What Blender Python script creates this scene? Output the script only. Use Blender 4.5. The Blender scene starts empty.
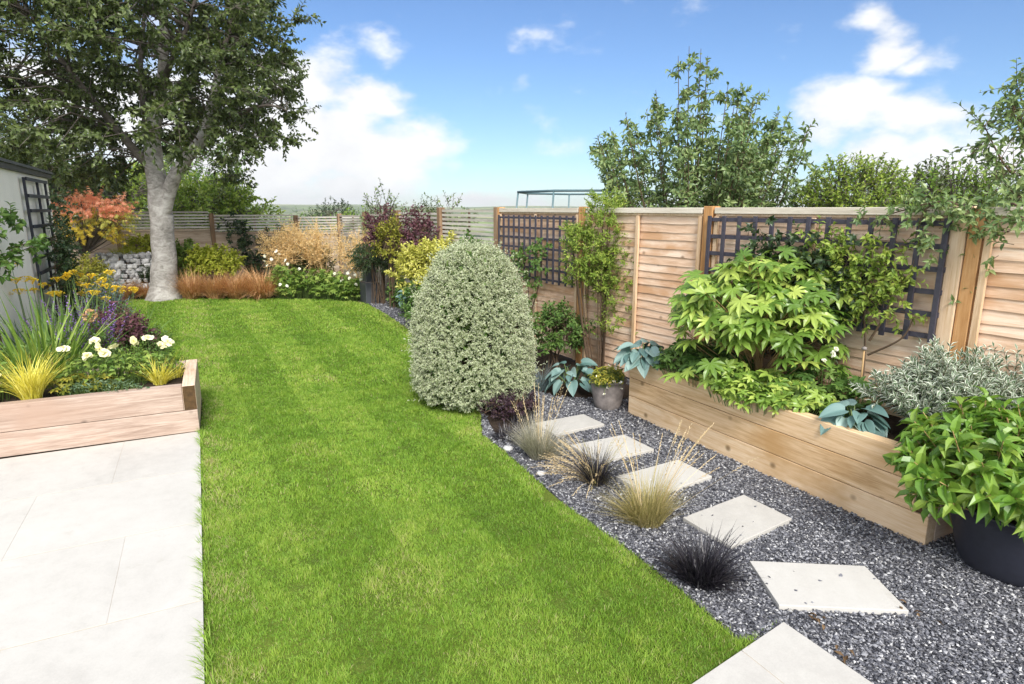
import bpy, math
import numpy as np
sc = bpy.context.scene
COL = sc.collection
R = math.radians
PI = math.pi
rng = np.random.default_rng(11)

# ------------------------------------------------------------------ helpers
def nrm(a):
    return a / (np.linalg.norm(a, axis=-1, keepdims=True) + 1e-9)

class Geo:
    """collects vertices, faces and one random number per face; obj() links them as ONE mesh object"""
    def __init__(self):
        self.V, self.F, self.A, self.n = [], [], [], 0
    def add(self, V, F, a=None):
        V = np.asarray(V, float).reshape(-1, 3); F = np.asarray(F, int)
        self.V.append(V); self.F.append(F + self.n); self.n += len(V)
        if a is None: a = rng.random()
        self.A.append(np.broadcast_to(np.asarray(a, float), (len(F),)).copy())
        return self
    def box(self, x0, x1, y0, y1, z0, z1, a=None):
        V = [(x, y, z) for z in (z0, z1) for y in (y0, y1) for x in (x0, x1)]
        F = [(0, 2, 3, 1), (4, 5, 7, 6), (0, 1, 5, 4), (2, 6, 7, 3), (0, 4, 6, 2), (1, 3, 7, 5)]
        return self.add(V, F, a)
    def prism(self, poly, z0, z1, a=None):
        n = len(poly)
        ar = sum(poly[i][0] * poly[(i + 1) % n][1] - poly[(i + 1) % n][0] * poly[i][1] for i in range(n))
        if ar < 0: poly = poly[::-1]
        V = [(p[0], p[1], z0) for p in poly] + [(p[0], p[1], z1) for p in poly]
        a = rng.random() if a is None else a
        off = self.n
        self.add(V, [(i, (i + 1) % n, n + (i + 1) % n, n + i) for i in range(n)], a)
        self.F.append(np.array([list(range(n, 2 * n))]) + off); self.A.append(np.array([a], float))
        return self
    def tube(self, pts, rad, n=8, a=None, cap=True, wob=0.0):
        pts = np.asarray(pts, float); m = len(pts)
        rad = np.broadcast_to(np.asarray(rad, float), (m,))
        T = nrm(np.gradient(pts, axis=0))
        up = np.array([0.31, 0.87, 0.37]); X = nrm(np.cross(T, up)); Y = np.cross(T, X)
        an = np.arange(n) * 2 * PI / n
        rr = rad[:, None] * (1 + wob * (rng.random((m, n)) - .5))
        V = pts[:, None, :] + rr[..., None] * (np.cos(an)[None, :, None] * X[:, None, :] + np.sin(an)[None, :, None] * Y[:, None, :])
        i = np.arange(m - 1)[:, None]; j = np.arange(n)[None, :]
        F = np.stack([i * n + j, i * n + (j + 1) % n, (i + 1) * n + (j + 1) % n, (i + 1) * n + j], -1).reshape(-1, 4)
        a = rng.random() if a is None else a
        off = self.n
        self.add(V, F, a)
        if cap:
            self.F.append(np.array([list(range((m - 1) * n, m * n))]) + off); self.A.append(np.array([a], float))
        return self
    def lathe(self, prof, n=32, a=None):
        prof = np.asarray(prof, float); m = len(prof); an = np.arange(n) * 2 * PI / n
        V = np.stack([prof[:, None, 0] * np.cos(an), prof[:, None, 0] * np.sin(an), np.repeat(prof[:, 1:2], n, 1)], -1)
        i = np.arange(m - 1)[:, None]; j = np.arange(n)[None, :]
        F = np.stack([i * n + j, i * n + (j + 1) % n, (i + 1) * n + (j + 1) % n, (i + 1) * n + j], -1).reshape(-1, 4)
        return self.add(V, F, a)
    def sticks(self, A, B, ra, rb, n=3, a=None):
        A = np.asarray(A, float).reshape(-1, 3); B = np.asarray(B, float).reshape(-1, 3); k = len(A)
        if k == 0: return self
        ra = np.broadcast_to(ra, (k,)); rb = np.broadcast_to(rb, (k,))
        T = nrm(B - A); X = nrm(np.cross(T, np.array([.21, .93, .3]))); Y = np.cross(T, X)
        an = np.arange(n) * 2 * PI / n
        ring = np.cos(an)[None, :, None] * X[:, None, :] + np.sin(an)[None, :, None] * Y[:, None, :]
        V = np.concatenate([A[:, None] + ring * ra[:, None, None], B[:, None] + ring * rb[:, None, None]], 1)
        j = np.arange(n)
        f = np.stack([j, (j + 1) % n, n + (j + 1) % n, n + j], -1)
        F = (np.arange(k)[:, None, None] * 2 * n + f[None]).reshape(-1, 4)
        at = rng.random(k) if a is None else np.full(k, a)
        return self.add(V, F, np.repeat(at, n))
    def inst(self, T, P, Y, N, S, ra=None, spread=1.0):
        """copies of leaf template T at P, pointing along Y, face up towards N, scaled by S (n,3)"""
        TV, TF, TA = T
        P = np.asarray(P, float).reshape(-1, 3); k = len(P)
        if k == 0: return self
        Y = nrm(np.asarray(Y, float)); N = np.asarray(N, float)
        Z = nrm(N - (N * Y).sum(-1, keepdims=True) * Y); X = np.cross(Y, Z)
        S = np.broadcast_to(np.asarray(S, float), (k, 3))
        L = TV[None] * S[:, None, :]
        V = P[:, None] + L[..., 0:1] * X[:, None] + L[..., 1:2] * Y[:, None] + L[..., 2:3] * Z[:, None]
        F = (np.arange(k)[:, None, None] * len(TV) + TF[None]).reshape(-1, TF.shape[1])
        if ra is None: ra = rng.random(k) * spread
        return self.add(V, F, (ra[:, None] + TA[None]).reshape(-1))
    def arcs(self, P, az, th0, bend, L, W, rows=5, tip=0.0, ra=None, twist=.5):
        """grass blades: ribbons that leave P at th0 from the vertical and curve over by bend"""
        P = np.asarray(P, float); k = len(P)
        az, th0, bend, L, W = [np.broadcast_to(np.asarray(q, float), (k,)) for q in (az, th0, bend, L, W)]
        t = np.linspace(0, 1, rows + 1)
        th = th0[:, None] + bend[:, None] * t[None]
        d = np.stack([np.sin(th) * np.cos(az)[:, None], np.sin(th) * np.sin(az)[:, None], np.cos(th)], -1)
        step = (L / rows)[:, None, None] * d[:, :-1]
        C = np.concatenate([P[:, None], P[:, None] + np.cumsum(step, 1)], 1)
        tw = az + PI / 2 + (rng.random(k) - .5) * 2 * twist
        side = np.stack([np.cos(tw), np.sin(tw), np.zeros(k)], -1)
        w = (1 - (1 - tip) * t ** 1.6)[None, :, None] * W[:, None, None] * .5
        w = np.maximum(w, 1e-5)
        V = np.stack([C - side[:, None] * w, C + side[:, None] * w], 2)
        i = np.arange(rows)
        f = np.stack([2 * i, 2 * i + 1, 2 * i + 3, 2 * i + 2], -1)
        F = (np.arange(k)[:, None, None] * 2 * (rows + 1) + f[None]).reshape(-1, 4)
        ra = rng.random(k) if ra is None else ra
        self.add(V, F, np.repeat(ra, rows))
        return C
    def obj(self, name, mat, parent=None, loc=(0, 0, 0), rotz=0, smooth=False, bevel=0, org=None):
        V = np.concatenate(self.V)
        if org is not None: V = V - np.asarray(org, float)
        me = bpy.data.meshes.new(name)
        me.vertices.add(len(V)); me.vertices.foreach_set('co', V.astype(np.float32).ravel())
        ks = np.concatenate([np.full(len(f), f.shape[1]) for f in self.F])
        li = np.concatenate([f.ravel() for f in self.F]).astype(np.int32)
        me.loops.add(len(li)); me.loops.foreach_set('vertex_index', li)
        me.polygons.add(len(ks)); me.polygons.foreach_set('loop_start', np.concatenate([[0], np.cumsum(ks)[:-1]]).astype(np.int32))
        me.update(calc_edges=True); me.validate()
        at = me.attributes.new('v', 'FLOAT', 'FACE')
        at.data.foreach_set('value', np.concatenate(self.A).astype(np.float32))
        me.polygons.foreach_set('use_smooth', np.full(len(ks), smooth))
        me.materials.append(mat)
        o = bpy.data.objects.new(name, me); COL.objects.link(o)
        o.location = loc; o.rotation_euler = (0, 0, rotz)
        if parent: o.parent = parent
        if bevel:
            b = o.modifiers.new('bevel', 'BEVEL'); b.width = bevel; b.segments = 2; b.limit_method = 'ANGLE'
        return o

def tag(o, label=None, cat=None, group=None, kind=None):
    if label: o['label'] = label
    if cat: o['category'] = cat
    if group: o['group'] = group
    if kind: o['kind'] = kind
    return o
def thing(name, label, cat, loc=(0, 0, 0), rotz=0, group=None):
    o = bpy.data.objects.new(name, None); COL.objects.link(o)
    o.empty_display_size = .1
    o.location = loc; o.rotation_euler = (0, 0, rotz)
    return tag(o, label, cat, group, 'thing')
def copy_tree(o, parent=None):
    c = o.copy(); COL.objects.link(c)
    if parent: c.parent = parent
    for ch in list(o.children): copy_tree(ch, c)
    return c

# ------------------------------------------------------------------ materials
def newmat(name):
    m = bpy.data.materials.new(name); m.use_nodes = True
    nt = m.node_tree; nt.nodes.clear()
    out = nt.nodes.new('ShaderNodeOutputMaterial')
    return m, nt, out
def N(nt, t, **kw):
    n = nt.nodes.new(t)
    for k, v in kw.items(): setattr(n, k, v)
    return n
def ramp(nt, fac, stops):
    r = N(nt, 'ShaderNodeValToRGB'); e = r.color_ramp.elements
    while len(e) < len(stops): e.new(.5)
    for q, (p, c) in zip(e, stops):
        q.position = p; q.color = (*c, 1)
    nt.links.new(fac, r.inputs['Fac'])
    return r.outputs['Color']
def math_(nt, op, a, b=None, c=None):
    m = N(nt, 'ShaderNodeMath', operation=op)
    for i, q in enumerate((a, b, c)):
        if q is None: continue
        if isinstance(q, (int, float)): m.inputs[i].default_value = q
        else: nt.links.new(q, m.inputs[i])
    return m.outputs[0]
def noise(nt, vec, scale, detail=4, rough=.55, dist=0.0):
    n = N(nt, 'ShaderNodeTexNoise'); n.inputs['Scale'].default_value = scale
    n.inputs['Detail'].default_value = detail; n.inputs['Roughness'].default_value = rough; n.inputs['Distortion'].default_value = dist
    if vec is not None: nt.links.new(vec, n.inputs['Vector'])
    return n.outputs['Fac']
def mixc(nt, fac, a, b, mode='MIX'):
    m = N(nt, 'ShaderNodeMix', data_type='RGBA', blend_type=mode)
    for s, q in ((m.inputs[0], fac), (m.inputs[6], a), (m.inputs[7], b)):
        if isinstance(q, (int, float)): s.default_value = q
        elif isinstance(q, tuple): s.default_value = (*q, 1)
        else: nt.links.new(q, s)
    return m.outputs[2]
def mapping(nt, sx, sy, sz, src='Object', loc=None):
    tc = N(nt, 'ShaderNodeTexCoord'); mp = N(nt, 'ShaderNodeMapping')
    mp.inputs['Scale'].default_value = (sx, sy, sz)
    nt.links.new(tc.outputs[src], mp.inputs['Vector'])
    if loc is not None: nt.links.new(loc, mp.inputs['Location'])
    return mp.outputs['Vector']
def principled(nt, out, col, rough=.6, spec=.5, bump=None, bstr=.3, bdist=.01, metal=0):
    p = N(nt, 'ShaderNodeBsdfPrincipled')
    if isinstance(col, tuple): p.inputs['Base Color'].default_value = (*col, 1)
    else: nt.links.new(col, p.inputs['Base Color'])
    if isinstance(rough, (int, float)): p.inputs['Roughness'].default_value = rough
    else: nt.links.new(rough, p.inputs['Roughness'])
    p.inputs['Specular IOR Level'].default_value = spec; p.inputs['Metallic'].default_value = metal
    if bump is not None:
        b = N(nt, 'ShaderNodeBump'); b.inputs['Strength'].default_value = bstr; b.inputs['Distance'].default_value = bdist
        nt.links.new(bump, b.inputs['Height']); nt.links.new(b.outputs[0], p.inputs['Normal'])
    if out: nt.links.new(p.outputs[0], out.inputs[0])
    return p
def leafmat(name, stops, rough=.5, spec=.35, trans=.28, patch=.0):
    """leaf: its colour varies from leaf to leaf (attribute v), some light passes through"""
    m, nt, out = newmat(name)
    at = N(nt, 'ShaderNodeAttribute', attribute_name='v')
    if len(stops[0]) == 3: stops = list(zip((0, .5, 1), stops))
    col = ramp(nt, at.outputs['Fac'], stops)
    p = principled(nt, None, col, rough, spec)
    t = N(nt, 'ShaderNodeBsdfTranslucent'); nt.links.new(mixc(nt, 1.0, col, (1.25, 1.3, .8), 'MULTIPLY'), t.inputs[0])
    mx = N(nt, 'ShaderNodeMixShader'); mx.inputs[0].default_value = trans
    nt.links.new(p.outputs[0], mx.inputs[1]); nt.links.new(t.outputs[0], mx.inputs[2])
    nt.links.new(mx.outputs[0], out.inputs[0])
    return m
def woodmat(name, dark, mid, light, axis='x', grain=1.0, rough=.75, knots=True, stain=None):
    """sawn timber: grain stretched along the board, knots, a different tone for every board (attribute v)"""
    m, nt, out = newmat(name)
    at = N(nt, 'ShaderNodeAttribute', attribute_name='v')
    oi = N(nt, 'ShaderNodeObjectInfo')
    cmb = N(nt, 'ShaderNodeCombineXYZ')
    sh = math_(nt, 'ADD', math_(nt, 'MULTIPLY', at.outputs['Fac'], 37.0), math_(nt, 'MULTIPLY', oi.outputs['Random'], 91.0))
    for i in range(3): nt.links.new(sh, cmb.inputs[i])
    s = dict(x=(1.3, 22, 22), z=(22, 22, 1.3), y=(22, 1.3, 22))[axis]
    v = mapping(nt, *[q * grain for q in s], loc=cmb.outputs[0])
    g1 = noise(nt, v, 1.0, 5, .6, 1.4)
    s2 = [q * 3.2 for q in s]; v2 = mapping(nt, *s2, loc=cmb.outputs[0]); g2 = noise(nt, v2, 2.0, 3, .6)
    big = noise(nt, mapping(nt, 1.6, 1.6, 1.6, loc=cmb.outputs[0]), 1.2, 3)
    f = math_(nt, 'ADD', math_(nt, 'MULTIPLY', g1, .62), math_(nt, 'ADD', math_(nt, 'MULTIPLY', g2, .34), math_(nt, 'MULTIPLY', big, .16)))
    f = math_(nt, 'ADD', f, math_(nt, 'MULTIPLY', math_(nt, 'SUBTRACT', at.outputs['Fac'], .5), .16))
    col = ramp(nt, f, [(.38, dark), (.54, mid), (.72, light)])
    if stain is not None:
        st = noise(nt, mapping(nt, .9, 3, 1.6, loc=cmb.outputs[0]), 1.5, 4, .6)
        col = mixc(nt, ramp(nt, st, [(.50, (0, 0, 0)), (.66, (.8,) * 3)]), col, stain)
    if knots:
        vo = N(nt, 'ShaderNodeTexVoronoi'); vo.inputs['Scale'].default_value = 1.0
        ks = dict(x=(4, 4.6, 4.6), z=(4.6, 4.6, 4), y=(4.6, 4, 4.6))[axis]
        nt.links.new(mapping(nt, *[q * grain for q in ks], loc=cmb.outputs[0]), vo.inputs['Vector'])
        k = ramp(nt, vo.outputs['Distance'], [(.05, (.85,) * 3), (.13, (0, 0, 0))])
        col = mixc(nt, k, col, tuple(q * .45 for q in dark))
    principled(nt, out, col, rough, .25, bump=g2, bstr=.25, bdist=.004)
    return m
def plain(name, c, rough=.6, spec=.4, var=.15, scale=6, bump=.1, metal=0):
    m, nt, out = newmat(name)
    n = noise(nt, mapping(nt, 1, 1, 1), scale, 5, .6)
    col = ramp(nt, n, [(.3, tuple(q * (1 - var) for q in c)), (.7, tuple(min(1, q * (1 + var)) for q in c))])
    principled(nt, out, col, rough, spec, bump=n, bstr=bump, bdist=.01, metal=metal)
    return m

M = {}
# foliage (linear base colours)
M['pitto'] = leafmat('variegated_leaf', [(0, (.08, .125, .04)), (.40, (.17, .23, .085)), (.55, (.64, .66, .45)), (1, (.82, .83, .66))], .45, .4, .22)
M['silver'] = leafmat('silver_leaf', [(0, (.06, .11, .05)), (.45, (.14, .20, .11)), (.6, (.50, .55, .46)), (1, (.72, .74, .66))], .4, .45, .2)
M['fatsia'] = leafmat('fatsia_leaf', [(.10, .19, .03), (.21, .33, .055), (.40, .49, .105)], .35, .5, .25)
M['mid'] = leafmat('mid_leaf', [(.05, .11, .024), (.10, .19, .04), (.19, .29, .07)], .5, .35)
M['fresh'] = leafmat('fresh_leaf', [(.08, .16, .025), (.17, .27, .045), (.31, .40, .09)], .5, .35, .32)
M['chartgreen'] = leafmat('bright_leaf', [(.11, .19, .03), (.23, .33, .05), (.42, .48, .10)], .5, .35, .32)
M['lime'] = leafmat('lime_leaf', [(.20, .26, .025), (.37, .41, .045), (.54, .53, .09)], .5, .3, .3)
M['gold'] = leafmat('golden_leaf', [(.34, .36, .07), (.54, .53, .12), (.72, .67, .24)], .5, .3, .3)
M['dark'] = leafmat('dark_leaf', [(.016, .034, .013), (.032, .062, .02), (.07, .11, .035)], .4, .45, .18)
M['tree'] = leafmat('tree_leaf', [(.036, .057, .015), (.075, .108, .028), (.15, .19, .058)], .42, .45, .2)
M['shrubfar'] = leafmat('grey_green_leaf', [(.08, .14, .055), (.17, .25, .09), (.30, .36, .14)], .4, .45, .25)
M['purple'] = leafmat('purple_leaf', [(.07, .028, .04), (.13, .05, .07), (.22, .10, .11)], .5, .35, .25)
M['plum'] = leafmat('plum_leaf', [(.018, .011, .016), (.04, .02, .032), (.09, .05, .06)], .5, .35, .15)
M['orange'] = leafmat('orange_leaf', [(.74, .25, .14), (.88, .40, .26), (.92, .56, .38)], .5, .3, .35)
M['acergold'] = leafmat('amber_leaf', [(.34, .29, .04), (.60, .47, .06), (.80, .56, .10)], .5, .3, .35)
M['hosta'] = leafmat('hosta_leaf', [(.075, .155, .14), (.15, .255, .24), (.27, .38, .35)], .42, .45, .15)
M['pot'] = leafmat('pot_shrub_leaf', [(.07, .17, .022), (.15, .28, .035), (.32, .42, .075)], .35, .5, .28)
M['blue'] = leafmat('blue_grey_leaf', [(.10, .15, .14), (.18, .24, .25), (.28, .33, .40)], .55, .3, .2)
M['strap'] = leafmat('strap_leaf', [(.08, .17, .04), (.17, .29, .075), (.29, .41, .12)], .4, .4, .25)
M['lowgrey'] = leafmat('grey_green_carpet', [(.06, .11, .05), (.11, .17, .09), (.18, .25, .14)], .55, .3, .2)
M['chart'] = leafmat('chartreuse_leaf', [(.10, .12, .015), (.24, .25, .03), (.42, .36, .06)], .5, .3, .25)
M['bronze'] = leafmat('bronze_blade', [(.34, .16, .065), (.60, .34, .16), (.78, .52, .28)], .6, .3, .2)
M['deadleaf'] = leafmat('dead_leaf', [(.06, .035, .018), (.13, .08, .04), (.24, .16, .09)], .7, .2, .1)
M['yellowgrass'] = leafmat('yellow_blade', [(.50, .45, .05), (.72, .64, .09), (.86, .80, .24)], .5, .3, .25)
M['greygrass'] = leafmat('grey_straw_blade', [(.22, .22, .17), (.38, .36, .28), (.56, .52, .42)], .6, .3, .2)
M['tangrass'] = leafmat('tan_blade', [(.20, .19, .06), (.38, .33, .13), (.58, .47, .25)], .6, .3, .2)
M['straw'] = leafmat('straw_stalk', [(.48, .36, .20), (.62, .49, .30), (.74, .62, .42)], .6, .3, .2)
M['oat'] = leafmat('golden_oat', [(.62, .43, .20), (.78, .58, .30), (.88, .72, .45)], .6, .3, .3)
M['black'] = leafmat('black_blade', [(.008, .007, .011), (.018, .016, .022), (.06, .055, .065)], .35, .5, .05)
M['lawnblade'] = leafmat('lawn_blade', [(0, (.125, .24, .028)), (.42, (.22, .375, .044)), (.86, (.38, .485, .085)), (1, (.48, .43, .22))], .5, .3, .4)
M['white_fl'] = leafmat('white_petal', [(.70, .70, .58), (.80, .80, .70), (.84, .84, .78)], .6, .3, .2)
M['cream_fl'] = leafmat('cream_petal', [(.74, .70, .40), (.80, .77, .52), (.84, .82, .66)], .6, .3, .2)
M['yellow_fl'] = leafmat('yellow_floret', [(.84, .56, .025), (.92, .68, .05), (.95, .78, .12)], .6, .3, .15)
M['violet_fl'] = leafmat('violet_floret', [(.14, .06, .30), (.24, .11, .44), (.36, .20, .56)], .6, .3, .15)
M['buff_fl'] = leafmat('buff_floret', [(.50, .27, .13), (.62, .38, .20), (.70, .48, .28)], .6, .3, .15)
M['stem'] = plain('green_stem', (.10, .16, .04), .6)
M['twig'] = plain('brown_twig', (.10, .065, .04), .8)
M['cane'] = plain('bamboo_cane', (.40, .26, .12), .6)
M['soil'] = plain('soil', (.035, .024, .017), .95, .2, .45, 30, .6)
# timber
M['sleeper'] = woodmat('new_sleeper', (.46, .29, .14), (.66, .46, .27), (.78, .60, .41), 'x', stain=(.46, .27, .11))
M['sleeper_pink'] = woodmat('pink_sleeper', (.24, .17, .13), (.38, .285, .23), (.53, .43, .36), 'x', stain=(.36, .25, .19))
M['sleeper_y'] = woodmat('side_sleeper', (.40, .27, .18), (.60, .44, .32), (.72, .58, .46), 'y')
M['endgrain'] = plain('end_grain', (.075, .042, .016), .8, .3, .45, 25, .3)
M['lap'] = woodmat('lap_board', (.50, .31, .19), (.71, .50, .355), (.82, .655, .52), 'x', rough=.8, stain=(.50, .27, .13))
M['batten'] = woodmat('batten', (.48, .31, .17), (.64, .46, .30), (.74, .58, .42), 'z', rough=.8, knots=False)
M['cap'] = woodmat('weathered_rail', (.46, .40, .32), (.60, .54, .45), (.72, .66, .57), 'x', rough=.85, knots=False)
M['post'] = woodmat('orange_post', (.30, .14, .05), (.46, .24, .095), (.58, .34, .16), 'z', rough=.75)
M['greyslat'] = woodmat('grey_slat', (.28, .20, .14), (.44, .34, .25), (.58, .48, .38), 'x', rough=.85, knots=False)
M['paleslat'] = woodmat('pale_slat', (.34, .31, .27), (.48, .45, .40), (.60, .57, .52), 'x', rough=.85, knots=False)
M['brownpost'] = woodmat('brown_post', (.13, .08, .045), (.22, .14, .085), (.32, .22, .14), 'z', rough=.8)
M['dktrellis'] = plain('slate_paint', (.050, .047, .066), .55, .4, .18, 40, .15)
M['blacktrellis'] = plain('black_paint', (.022, .024, .034), .5, .4, .2, 30, .15)
# masonry, pots, metals
M['render'] = plain('white_render', (.85, .80, .71), .85, .2, .05, 3, .15)
M['fascia'] = plain('dark_fascia', (.06, .055, .05), .6)
M['felt'] = plain('roof_felt', (.10, .10, .10), .9)
M['blackpot'] = plain('black_pot_plastic', (.022, .024, .036), .42, .45, .15, 30, .05)
M['zinc'] = plain('grey_pot', (.21, .185, .175), .7, .3, .35, 14, .25)
M['slate'] = plain('dark_slate', (.05, .055, .065), .5, .5, .3, 9, .2)
M['terracotta'] = plain('terracotta', (.48, .24, .10), .7, .3, .2, 8, .1)
M['ringmetal'] = plain('blue_grey_metal', (.10, .17, .19), .45, .5, .1, 8, .05)
M['galv'] = plain('galvanised_wire', (.42, .42, .42), .4, .5, .1, 8, .05, .6)
def rock_mat():
    m, nt, out = newmat('gabion_rock')
    at = N(nt, 'ShaderNodeAttribute', attribute_name='v')
    c = ramp(nt, at.outputs['Fac'], [(0, (.16, .16, .17)), (.5, (.42, .42, .43)), (1, (.78, .78, .78))])
    n = noise(nt, mapping(nt, 1, 1, 1), 18, 5)
    principled(nt, out, mixc(nt, .35, c, ramp(nt, n, [(.3, (.12,) * 3), (.7, (.6,) * 3)])), .8, .3, bump=n, bstr=.5)
    return m
M['rock'] = rock_mat()
def paving_mat():
    m, nt, out = newmat('porcelain_paving')
    at = N(nt, 'ShaderNodeAttribute', attribute_name='v'); oi = N(nt, 'ShaderNodeObjectInfo')
    v = mapping(nt, 1, 1, 1)
    n1 = noise(nt, v, 2.0, 6, .65, .6); n2 = noise(nt, v, 130, 3, .7); n3 = noise(nt, v, 14, 5, .7)
    f = math_(nt, 'ADD', math_(nt, 'MULTIPLY', n1, .45), math_(nt, 'ADD', math_(nt, 'MULTIPLY', n2, .25), math_(nt, 'MULTIPLY', n3, .3)))
    f = math_(nt, 'ADD', f, math_(nt, 'MULTIPLY', math_(nt, 'SUBTRACT', at.outputs['Fac'], .5), .12))
    c = ramp(nt, f, [(.32, (.40, .385, .36)), (.5, (.475, .46, .43)), (.68, (.52, .508, .48))])
    sp = ramp(nt, noise(nt, v, 5, 7, .75), [(.60, (0, 0, 0)), (.74, (.45,) * 3)])
    c = mixc(nt, sp, c, (.33, .30, .25))
    principled(nt, out, c, .6, .3, bump=n2, bstr=.12, bdist=.002)
    return m
M['paving'] = paving_mat()
M['grout'] = plain('joint_grout', (.42, .365, .29), .9, .2, .15, 20, .2)
def gravel_base():
    m, nt, out = newmat('gravel_base')
    vo = N(nt, 'ShaderNodeTexVoronoi'); vo.inputs['Scale'].default_value = 85
    nt.links.new(mapping(nt, 1, 1, 1), vo.inputs['Vector'])
    sep = N(nt, 'ShaderNodeSeparateColor'); nt.links.new(vo.outputs['Color'], sep.inputs[0])
    c = ramp(nt, sep.outputs[0], [(0, (.03, .031, .038)), (.45, (.10, .102, .118)), (.8, (.24, .24, .255)), (1, (.5, .5, .51))])
    inv = math_(nt, 'SUBTRACT', 1.0, vo.outputs['Distance'])
    principled(nt, out, c, .7, .4, bump=inv, bstr=.9, bdist=.01)
    return m
M['gravelbase'] = gravel_base()
def chip_mat():
    m, nt, out = newmat('granite_chip')
    at = N(nt, 'ShaderNodeAttribute', attribute_name='v')
    c = ramp(nt, at.outputs['Fac'], [(0, (.035, .036, .045)), (.35, (.11, .113, .132)), (.65, (.205, .208, .23)), (.85, (.33, .332, .35)), (1, (.52, .52, .52))])
    principled(nt, out, c, .55, .45)
    return m
M['chip'] = chip_mat()
def lawn_mat():
    m, nt, out = newmat('lawn_base')
    v = mapping(nt, 1, 1, 1)
    n1 = noise(nt, v, 1.6, 5, .6); n2 = noise(nt, v, 70, 4, .7)
    f = math_(nt, 'ADD', math_(nt, 'MULTIPLY', n1, .45), math_(nt, 'MULTIPLY', n2, .55))
    c = ramp(nt, f, [(.3, (.05, .075, .012)), (.5, (.09, .13, .018)), (.7, (.16, .19, .035))])
    principled(nt, out, c, .9, .15, bump=n2, bstr=.6, bdist=.02)
    return m
M['lawn'] = lawn_mat()
def field_mat():
    m, nt, out = newmat('countryside')
    v = mapping(nt, 1, 1, 1)
    vo = N(nt, 'ShaderNodeTexVoronoi'); vo.inputs['Scale'].default_value = .006
    nt.links.new(v, vo.inputs['Vector'])
    sep = N(nt, 'ShaderNodeSeparateColor'); nt.links.new(vo.outputs['Color'], sep.inputs[0])
    c = ramp(nt, sep.outputs[0], [(0, (.12, .17, .06)), (.4, (.20, .27, .09)), (.7, (.36, .36, .16)), (1, (.09, .13, .05))])
    n = noise(nt, v, .02, 6, .7)
    c = mixc(nt, ramp(nt, n, [(.5, (0, 0, 0)), (.58, (1, 1, 1))]), c, (.03, .05, .022))
    principled(nt, out, c, .95, .1)
    return m
M['field'] = field_mat()
def bark_mat(name, a, b, c, hz=9.0):
    m, nt, out = newmat(name)
    n1 = noise(nt, mapping(nt, 1.6, 1.6, 2.6), 3.4, 8, .72, 1.2)
    n2 = noise(nt, mapping(nt, 1, 1, 1), 3.2, 5, .6)
    n3 = noise(nt, mapping(nt, 2, 2, 17), 2.6, 4, .7, .6)
    col = ramp(nt, math_(nt, 'ADD', math_(nt, 'MULTIPLY', n1, .6), math_(nt, 'MULTIPLY', n2, .4)), [(.32, a), (.5, b), (.68, c)])
    col = mixc(nt, ramp(nt, n3, [(.58, (0, 0, 0)), (.70, (.8,) * 3)]), col, tuple(q * .5 for q in a))
    principled(nt, out, col, .85, .2, bump=n1, bstr=.7, bdist=.03)
    return m
M['bark'] = bark_mat('silver_bark', (.11, .10, .088), (.35, .33, .31), (.60, .58, .56))
M['limb'] = bark_mat('dark_bark', (.06, .05, .042), (.14, .12, .105), (.26, .235, .21))

# ------------------------------------------------------------------ leaf templates (x = width, y = length, z = up)
def tmpl(V, F, A=None):
    V = np.array(V, float); F = np.array(F, int)
    return V, F, (np.zeros(len(F)) if A is None else np.array(A, float))
T4 = tmpl([(0, 0, 0), (-.5, .45, .12), (0, .5, 0), (.5, .45, .12), (0, 1, -.12)], [(0, 2, 1), (0, 3, 2), (1, 2, 4), (2, 3, 4)])
T8 = tmpl([(0, 0, 0), (0, .33, .02), (0, .68, -.03), (0, 1, -.22), (-.46, .3, .13), (-.42, .62, .08), (.46, .3, .13), (.42, .62, .08)],
          [(0, 1, 4), (0, 6, 1), (4, 1, 5), (1, 2, 5), (1, 6, 7), (1, 7, 2), (5, 2, 3), (2, 7, 3)])
TV = tmpl([(0, 0, 0), (-.30, .5, .05), (.30, .5, .05), (0, 1, -.05), (-.5, .48, .12), (.5, .48, .12)],
          [(0, 2, 1), (1, 2, 3), (0, 1, 4), (1, 3, 4), (0, 5, 2), (2, 5, 3)], [0, 0, .58, .58, .58, .58])
TP = tmpl([(0, 0, 0), (-.5, .55, .10), (-.28, 1, .02), (.28, 1, .02), (.5, .55, .10)], [(0, 4, 1), (1, 4, 3), (1, 3, 2)])   # petal
def t_hosta():
    rows, cols = 8, 11
    V, F = [], []
    for i in range(rows):
        y = i / (rows - 1)
        w = .5 * (max(0, math.sin(PI * min(1, (y * .94 + .06)) ** .72))) ** .8 + .002
        for j in range(cols):
            x = (j / (cols - 1)) * 2 - 1
            V.append((x * w, y - .06 * abs(x) * (1 - y), .16 * abs(x) * w * 2 - .30 * y * y + (.014 if j % 2 else -.014) * math.sin(PI * y)))
    for i in range(rows - 1):
        for j in range(cols - 1):
            a = i * cols + j; F.append((a, a + 1, a + cols + 1, a + cols))
    return tmpl(V, F)
T_HOSTA = t_hosta()
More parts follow.
